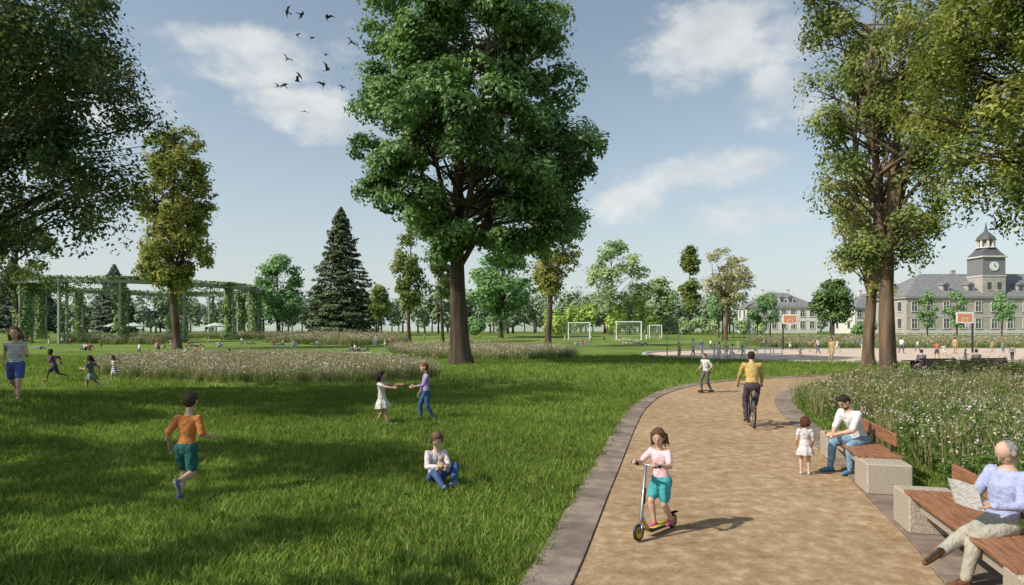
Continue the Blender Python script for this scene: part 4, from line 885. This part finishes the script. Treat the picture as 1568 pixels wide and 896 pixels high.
ppl('boy_running_orange_shirt',(g0[0],g0[1],g0[2]),(.05,1),1.54,dict(pelvis=(0,0,.50),spine=(0,.14,1),look=(-.1,1,-.1),footL=(-.05,-.02,.075),kneeL=(0,1,0),toeL=(0,.9,-.3),footR=(.05,-.22,.24),kneeR=(.05,1,.1),toeR=(0,.5,-.9),handR=(.17,.14,.58),handL=(-.17,.02,.52),elbR=(.2,-1,-.6),elbL=(-.2,-1,-.4),curl=50),
   dict(hair=(.10,.06,.035),top=(.56,.21,.06),sleeve=.55,legs='short',bottom=(.02,.12,.11),shoe=(.12,.18,.33)),True,.010)
g0=G(585,649)
ppl('girl_in_white_dress',g0,(.95,-.2),1.42,dict(pelvis=(0,0,.47),spine=(0,-.08,1),footR=(.06,.14,.045),footL=(-.06,-.12,.05),kneeR=(0,1,0),kneeL=(0,1,0),handR=(.16,.28,.68),handL=(-.10,.30,.72),elbR=(.3,-.2,-1),elbL=(-.3,-.2,-1),hdR=(.2,1,.1),hdL=(-.1,1,.1),curl=15,look=(0,1,.05),hairswing=(0,-.3,.1)),
   dict(skin=SK2,hair=DK,hairstyle='long',top=(.62,.62,.60),sleeve=.3,legs='bare',skirt=(.18,.16,'top'),bottom=(.6,.6,.58),shoe=(.12,.25,.4)),True,.010)
g0=G(653,642)
ppl('boy_in_violet_shirt',g0,(-.9,-.3),1.6,dict(pelvis=(0,0,.47),spine=(0,.03,1),footR=(.07,.08,.045),footL=(-.07,-.10,.045),handL=(-.10,.22,.58),handR=(.17,.08,.45),elbL=(-.4,-.4,-.9),curl=30),
   dict(hair=RED,top=(.34,.26,.53),sleeve=.9,bottom=(.04,.11,.22),shoe=(.1,.11,.14)),True,.010)
run=dict(pelvis=(0,0,.49),spine=(0,.25,1),footR=(.04,.20,.12),footL=(-.04,-.30,.22),toeL=(0,.3,-1),toeR=(0,1,.2),handR=(.15,-.12,.60),handL=(-.14,.22,.66),elbR=(.3,-1,0),elbL=(-.3,-1,-.6),curl=45)
run2=dict(pelvis=(0,0,.48),spine=(0,.12,1),footR=(.04,-.26,.16),footL=(-.04,.10,.055),toeR=(0,.4,-1),handL=(-.13,.20,.62),handR=(.15,-.12,.54),elbR=(.2,-1,-.2),elbL=(-.2,-1,-.7),curl=45,hairswing=(0,-.4,.2))
g0=G(24,612); ppl('girl_running_striped_top',g0,(.45,-.85),1.95,dict(run2,pelvis=(0,0,.485)),dict(hair=(.26,.15,.07),hairstyle='long',top=stripes((.6,.58,.6),(.36,.36,.48),5),sleeve=0,legs='short',bottom=(.08,.12,.33),shoe=(.5,.3,.28)),True,.012)
g0=G(84,586); ppl('boy_running',g0,(-.9,-.4),1.6,run,dict(skin=SKD,hair=DK,top=(.12,.045,.17),sleeve=.5,legs='short',bottom=(.04,.04,.07),shoe=(.5,.3,.1)),True,.014,False)
g0=G(140,598); ppl('girl_running_green_skirt',g0,(-.85,.2),1.45,run2,dict(skin=SK2,hair=DK,hairstyle='long',top=(.12,.14,.12),sleeve=.3,legs='bare',skirt=(.18,.17,'bottom'),bottom=(.17,.24,.17)),True,.014,False)
g0=G(175,584); ppl('girl_running_striped_dress',g0,(-.6,-.7),1.3,run2,dict(skin=SK,hair=(.2,.1,.04),hairstyle='long',top=stripes((.65,.62,.6),(.15,.12,.2),3),sleeve=.2,legs='bare',skirt=(.18,.15,'top'),bottom=(.5,.5,.5)),True,.014,False)
def bicycle(pos,rz):
    q=MB(); R=.34; a=np.linspace(0,2*np.pi,33); mf=cm('bike_frame',(.05,.05,.06))
    for y in (.52,-.50):
        q.tube([(0,y+R*math.cos(t),R+.02+R*math.sin(t)) for t in a],.021,m_black,8); q.tube([(0,y+(R-.03)*math.cos(t),R+.02+(R-.03)*math.sin(t)) for t in a],.012,m_steel,6)
        for t in a[:-1:2]: q.tube([(0,y,R+.02),(0,y+(R-.03)*math.cos(t),R+.02+(R-.03)*math.sin(t))],.003,m_steel,3)
        q.tube([(-.05,y,R+.02),(.05,y,R+.02)],.018,m_steel,8)
        q.tube([(0,y+(R+.04)*math.cos(t),R+.02+(R+.04)*math.sin(t)) for t in np.linspace(.5,2.6 if y>0 else 3.4,12)],.022,m_black,6)
    bb=(0,-.06,.30); st=(0,-.22,.80); hb=(0,.40,.62)
    for p0,p1,r in ((bb,st,.017),(bb,hb,.02),(st,(0,.37,.80),.017),(bb,(0,-.5,.36),.011),((0,-.2,.74),(0,-.5,.36),.010),(st,(0,-.25,.92),.014),((0,.35,.98),hb,.02),(hb,(0,.52,.36),.014)): q.tube([p0,p1],r,mf,8)
    q.tube([(-.30,.20,1.02),(-.26,.30,1.04),(0,.35,1.0),(.26,.30,1.04),(.30,.20,1.02)],.013,m_steel,8)
    for s in (-1,1): q.tube([(s*.30,.2,1.02),(s*.30,.10,1.01)],.018,m_black,8); q.tube([(s*.05,-.06,.30),(s*.06,-.06+s*.12,.30+s*.11)],.012,m_steel,6); q.box((s*.11,-.06+s*.12,.30+s*.11),(.09,.09,.02),m_black)
    q.add(ellipsoid((0,-.26,.945),(.085,.14,.035)),m_black); q.box((0,-.52,.78),(.14,.34,.015),m_black); q.box((0,-.86,.55),(.05,.02,.05),cm('reflector',(.5,.03,.02)))
    return q.obj('bicycle',True,loc=pos,rz=rz)
f=norm((.22,1,0)); cp=(6.1,16.7,.03); bicycle(cp,math.atan2(f[1],f[0])-math.pi/2)
ppl('cyclist_in_mustard_jacket',cp,f,1.80,dict(pelvis=(0,-.145,.585),spine=(0,.16,1),footR=(.07,.045,.275),footL=(-.07,-.09,.12),kneeR=(.3,1,.3),kneeL=(-.3,1,.3),toeR=(.1,1,-.1),toeL=(-.1,1,-.2),handR=(.165,.085,.585),handL=(-.165,.085,.585),elbR=(.9,-.6,-.4),elbL=(-.9,-.6,-.4),curl=70),
   dict(hair=(.04,.027,.02),top=(.55,.40,.14),bottom=(.085,.06,.08),shoe=(.05,.04,.035)),vox=.011)
g0=G(1081,602); ppl('man_on_skateboard',(g0[0],g0[1],.11),(-.8,-.5),1.5,dict(pelvis=(0,0,.49),spine=(0,.1,1),footR=(.03,.12,.045),footL=(-.05,-.12,.045),handR=(.2,.05,.55),handL=(-.2,.1,.56)),dict(hair=BR,top=(.6,.6,.58),sleeve=.5,bottom=(.12,.12,.11)),vox=.014,fine=False)
q=MB(); q.box((0,0,.09),(.22,.8,.018),m_dwood,None,.008)
for y in (-.28,.28):
    for s in (-1,1): q.tube([(s*.07,y,.045),(s*.11,y,.045)],.032,m_black,8)
    q.tube([(-.08,y,.045),(.08,y,.045)],.012,m_steel,6); q.box((0,y,.065),(.06,.06,.035),m_steel)
q.obj('skateboard',loc=(g0[0],g0[1],.022),rz=math.atan2(-.5,-.8)-math.pi/2)
print('near people',time.time()-T0)
tmpl=[]
walk=dict(footR=(.06,.16,.045),footL=(-.06,-.16,.06),toeL=(0,.9,-.4),handR=(.17,-.06,.5),handL=(-.16,.14,.51))
catch=dict(footR=(.14,.0,.045),footL=(-.14,-.03,.045),handR=(.16,.22,.78),handL=(-.16,.22,.80),elbR=(.5,-.3,-1),elbL=(-.5,-.3,-1))
specs=[('walk',walk,dict(top=(.7,.69,.67),sleeve=.5,bottom=(.10,.12,.18))),('stand',{},dict(top=(.50,.36,.15),bottom=(.42,.32,.2),hair=DK)),('catch',catch,dict(top=(.55,.16,.12),sleeve=.5,legs='short',bottom=(.08,.08,.1),skin=SK2)),
 ('stand2',dict(handR=(.1,.12,.62),handL=(-.1,.12,.6)),dict(top=(.68,.6,.52),sleeve=.3,legs='bare',skirt=(.2,.15,'top'),bottom=(.5,.4,.35),hairstyle='long',hair=BL)),('walk2',walk,dict(top=(.15,.22,.4),sleeve=1.,bottom=(.5,.47,.4),hair=GR)),('play',run,dict(top=(.74,.74,.72),sleeve=.5,legs='short',bottom=(.65,.65,.63)))]
for n_,ps,cc in specs:
    b0=dict(skin=SK,hair=BR,shoe=(.2,.2,.2)); b0.update(cc); tmpl.append(person_mesh('figure_'+n_,1.72,ps,b0,False,.02,False))
sitp=dict(pelvis=(0,0,.06),spine=(0,-.12,1),footR=(.1,.40,.045),footL=(-.1,.33,.045),kneeR=(.2,.2,1),kneeL=(-.2,.2,1),handR=(.18,-.10,.06),handL=(-.12,.24,.26),toeR=(0,1,.5),toeL=(0,1,.3))
lie=dict(pelvis=(0,0,.06),spine=(.2,-1,.22),look=(.2,.2,.9),footR=(.06,.42,.045),footL=(-.06,.40,.045),kneeR=(.1,.2,1),kneeL=(-.1,.1,1),handR=(.2,-.35,.05),handL=(-.1,-.1,.15),toeR=(0,.5,1),toeL=(0,.5,1))
chair=dict(pelvis=(0,0,.06),spine=(0,.05,1),footR=(.09,.27,-.215),footL=(-.09,.25,-.215),kneeR=(.1,1,1),kneeL=(-.1,1,1),handR=(.1,.22,.14),handL=(-.1,.22,.14))
sit=[]
for ps,cc in ((sitp,dict(top=(.72,.71,.7),sleeve=.5,bottom=(.1,.14,.22))),(sitp,dict(top=(.55,.15,.12),sleeve=.5,bottom=(.25,.22,.18),hair=DK)),(lie,dict(top=(.15,.27,.46),sleeve=.5,bottom=(.12,.12,.14))),(lie,dict(top=(.68,.56,.46),sleeve=.3,legs='short',bottom=(.2,.2,.25))),(chair,dict(top=(.2,.2,.22),sleeve=.5,bottom=(.12,.12,.14)))):
    b0=dict(skin=SK,hair=BR,shoe=(.2,.2,.2)); b0.update(cc); sit.append(person_mesh('figure_resting',1.72,ps,b0,False,.02,False))
for i,(u,v,hp,t) in enumerate([(1253,541,24,0),(1274,557,40,1),(1281,541,23,5),(1380,541,25,0),(1435,550,28,2),(1462,541,25,1),(1445,546,20,5),(1061,545,27,0),(1074,543,24,4),(1101,549,26,3),(1112,548,24,1),(1120,552,27,5),(1094,546,20,2),(1137,551,26,4),(1156,556,20,3),(1040,546,22,1),(1478,556,22,3),(1535,547,22,4),(1240,538,18,2),
   (213,546,22,0),(242,541,20,2),(577,534,22,0),(598,534,19,2),(590,532,16,3),(108,530,14,2),(47,528,14,1),(95,528,12,0),(420,527,12,3),(455,526,12,1),(905,524,12,0),(925,523,12,2),(948,524,11,4),(1010,523,10,1),(735,520,10,2),(1335,527,13,0),(1500,529,12,3),(320,526,11,4),(650,521,10,0),(262,530,12,5),(75,530,13,3),(500,525,11,0),(1170,533,15,0),(1210,535,15,3),(1225,548,20,5),(1320,537,18,4),(1405,538,18,0),(1520,538,18,1),(1088,535,16,0),(1130,536,16,1),(155,534,15,2),(370,528,12,0),(990,522,11,3),(865,524,12,1),(1550,552,24,0)]):
    x,y,z=G(u,v); o=put('park_visitor',tmpl[t],(x,y,z+.02),norm((rng.uniform(-1,1),rng.uniform(-1,1),0))); s=np.clip(hp*y/1000/1.72,.6,1.15); o.scale=(s,s,s)
for i,(u,v,t) in enumerate([(286,544,0),(301,543,1),(311,544,0),(322,542,2),(350,551,1),(367,549,0),(543,538,0),(556,538,2),(548,537,3),(425,529,2),(433,528,0),(441,529,3),(418,528,1),(383,527,2),(480,528,2),(487,529,0),(884,528,2),(892,527,1),(960,527,3),(984,528,2),(977,527,0),(300,531,2),(290,530,1),(720,523,1),(610,526,2),(240,533,0),(250,533,3),(336,531,0),(450,530,0),(62,534,2),(130,536,0),(138,536,1)]):
    x,y,z=G(u,v); o=put('person_resting_on_lawn',sit[t],(x,y,z+.02),norm((rng.uniform(-1,1),rng.uniform(-.6,.6),0)))
for (u,v,cc) in ((549,540,(.6,.6,.58)),(430,530,(.15,.3,.32)),(888,529,(.12,.14,.3)),(305,545,(.4,.15,.15))):
    x,y,z=G(u,v); q=MB(); q.box((0,0,.012),(2.6,1.6,.024),cm('blanket',cc),rotz(.3),.008); q.obj('picnic_blanket',loc=(x,y,z))
for u,v,t in ((1408,573,4),(1492,572,4)):
    x,y,z=G(u,v); put('person_seated_on_bench',sit[t],(x+.1,y-.05,z+.46),(.1,1))
mbk=mat('bird_black',(.02,.02,.022),rough=.7); bm=[]
for w in (.25,-.1,.5):
    q=MB(); q.add(roundcone((0,-.12,0),(0,.1,0),.03,.045,8),mbk); q.add(roundcone((0,.14,.01),(0,.17,.01),.035,.02,8),mbk); q.add((np.array([(-.015,-.1,0),(.015,-.1,0),(.06,-.28,0),(-.06,-.28,0)]),[(0,1,2,3)]),mbk)
    for s in (-1,1): q.add((np.array([(s*.02,.09,0),(s*.22,.13,w*.5),(s*.48,-.06,w*.75),(s*.22,.0,w*.5),(s*.02,-.07,0)]),[(0,1,3,4),(1,2,3)]),mbk)
    bm.append(q.mesh('bird'))
for i,(u,v) in enumerate([(440,18),(461,21),(500,27),(455,54),(478,57),(537,64),(440,90),(500,83),(501,107),(526,103),(458,115),(456,124),(426,132),(436,130),(496,130),(525,134),(466,170)]):
    D=46+rng.uniform(-6,6); o=link('bird',bm[i%3],((u-784)/1000*D,D,CZ+(HZ-v)/1000*D)); o.rotation_euler=(rng.uniform(0,.8),rng.uniform(-.7,.7),rng.uniform(0,6.28)); s=rng.uniform(.75,1.2); o.scale=(s,s,s)
print('people',time.time()-T0)
# ---------------------------------------------------------------- light and sky
sd=norm((-.90,-.40,0)); el_=math.radians(41)
sv=Vector((sd[0]*math.cos(el_),sd[1]*math.cos(el_),math.sin(el_)))
sl=bpy.data.lights.new('sun','SUN'); sl.energy=5.0; sl.angle=math.radians(.5); sl.color=(1,.92,.79)
so=bpy.data.objects.new('sun',sl); scene.collection.objects.link(so); so.rotation_euler=(-sv).to_track_quat('-Z','Y').to_euler()
w=bpy.data.worlds.new('World'); scene.world=w; w.use_nodes=True; nt=w.node_tree; N=nt.nodes; L=nt.links
bg=N['Background']; sky=N.new('ShaderNodeTexSky'); sky.sky_type='NISHITA'; sky.sun_disc=False; sky.sun_elevation=el_; sky.sun_rotation=math.atan2(sd[0],sd[1]); sky.air_density=1.1; sky.dust_density=1.6; sky.ozone_density=1.6
hsn=N.new('ShaderNodeHueSaturation'); hsn.inputs['Saturation'].default_value=.80; hsn.inputs['Hue'].default_value=.488; L.new(sky.outputs[0],hsn.inputs['Color']); L.new(hsn.outputs[0],bg.inputs[0]); bg.inputs[1].default_value=.135
tc=N.new('ShaderNodeTexCoord'); dirv=tc.outputs['Generated']
mp=N.new('ShaderNodeMapping'); mp.inputs['Scale'].default_value=(1,1,1.6); L.new(dirv,mp.inputs[0])
nz=N.new('ShaderNodeTexNoise'); nz.inputs['Scale'].default_value=7; nz.inputs['Detail'].default_value=4; L.new(mp.outputs[0],nz.inputs['Vector'])
wv=N.new('ShaderNodeVectorMath'); wv.operation='MULTIPLY_ADD'; L.new(nz.outputs['Color'],wv.inputs[0]); wv.inputs[1].default_value=(.13,.13,.08); wv.inputs[2].default_value=(-.065,-.065,-.04)
wd=N.new('ShaderNodeVectorMath'); wd.operation='ADD'; L.new(dirv,wd.inputs[0]); L.new(wv.outputs[0],wd.inputs[1])
acc=None
for (u,v,su,svv,st) in [(380,90,155,50,1),(485,180,100,50,1),(950,300,110,55,1),(1080,265,145,38,1),(1130,325,105,38,1),(1120,65,145,80,1),(1185,145,80,55,1),(60,160,170,90,.8),(1460,120,130,90,.6),(240,170,115,50,.65),(700,120,150,100,.7),(-200,200,160,60,.8),(1800,200,160,70,.8)]:
    d=norm(((u-784)/1000,1,(HZ-v)/1000))
    a=N.new('ShaderNodeVectorMath'); a.operation='SUBTRACT'; L.new(wd.outputs[0],a.inputs[0]); a.inputs[1].default_value=d
    m=N.new('ShaderNodeVectorMath'); m.operation='MULTIPLY'; L.new(a.outputs[0],m.inputs[0]); m.inputs[1].default_value=(1000/su,1000/su,1000/svv)
    l=N.new('ShaderNodeVectorMath'); l.operation='LENGTH'; L.new(m.outputs[0],l.inputs[0])
    r=N.new('ShaderNodeMapRange'); r.interpolation_type='SMOOTHSTEP'; L.new(l.outputs['Value'],r.inputs[0]); r.inputs[1].default_value=1.3; r.inputs[2].default_value=.1; r.inputs[3].default_value=0; r.inputs[4].default_value=st
    if acc is None: acc=r.outputs[0]
    else:
        x=N.new('ShaderNodeMath'); x.operation='MAXIMUM'; L.new(acc,x.inputs[0]); L.new(r.outputs[0],x.inputs[1]); acc=x.outputs[0]
n1=noise(nt,mp.outputs[0],11,8,.6)
x=N.new('ShaderNodeMath'); x.operation='MULTIPLY_ADD'; L.new(n1,x.inputs[0]); x.inputs[1].default_value=2.2; x.inputs[2].default_value=-1.22
y=N.new('ShaderNodeMath'); y.operation='ADD'; L.new(acc,y.inputs[0]); L.new(x.outputs[0],y.inputs[1])
r=N.new('ShaderNodeMapRange'); r.interpolation_type='SMOOTHSTEP'; L.new(y.outputs[0],r.inputs[0]); r.inputs[1].default_value=.16; r.inputs[2].default_value=.95; r.inputs[3].default_value=0; r.inputs[4].default_value=.80
bg2=N.new('ShaderNodeBackground'); bg2.inputs[1].default_value=.86; L.new(ramp(nt,noise(nt,mp.outputs[0],14,4,.5),[(.35,(.74,.78,.81)),(.65,(1,1,.98))]),bg2.inputs[0])
# pale haze low over the horizon
sx=N.new('ShaderNodeSeparateXYZ'); L.new(dirv,sx.inputs[0])
h1=N.new('ShaderNodeMath'); h1.operation='MAXIMUM'; L.new(sx.outputs[2],h1.inputs[0]); h1.inputs[1].default_value=0
h2=N.new('ShaderNodeMath'); h2.operation='MULTIPLY'; L.new(h1.outputs[0],h2.inputs[0]); h2.inputs[1].default_value=-6.0
h3=N.new('ShaderNodeMath'); h3.operation='EXPONENT'; L.new(h2.outputs[0],h3.inputs[0])
h4=N.new('ShaderNodeMath'); h4.operation='MULTIPLY'; L.new(h3.outputs[0],h4.inputs[0]); h4.inputs[1].default_value=.85
bg3=N.new('ShaderNodeBackground'); bg3.inputs[0].default_value=(.74,.81,.83,1); bg3.inputs[1].default_value=1.0
mh=N.new('ShaderNodeMixShader'); L.new(h4.outputs[0],mh.inputs[0]); L.new(bg.outputs[0],mh.inputs[1]); L.new(bg3.outputs[0],mh.inputs[2])
mx=N.new('ShaderNodeMixShader'); L.new(r.outputs[0],mx.inputs[0]); L.new(mh.outputs[0],mx.inputs[1]); L.new(bg2.outputs[0],mx.inputs[2]); L.new(mx.outputs[0],N['World Output'].inputs[0])
# ---------------------------------------------------------------- camera
cam=bpy.data.cameras.new('camera'); co=bpy.data.objects.new('camera',cam); scene.collection.objects.link(co); co.location=(0,0,CZ); co.rotation_euler=(math.pi/2,0,0)
cam.sensor_width=36; cam.lens=1000/1568*36; cam.shift_y=(HZ-447.5)/1568; cam.clip_end=8000; cam.clip_start=.1
scene.camera=co
scene.view_settings.view_transform='Standard'; scene.view_settings.look='None'; scene.view_settings.exposure=0
print('done',time.time()-T0)
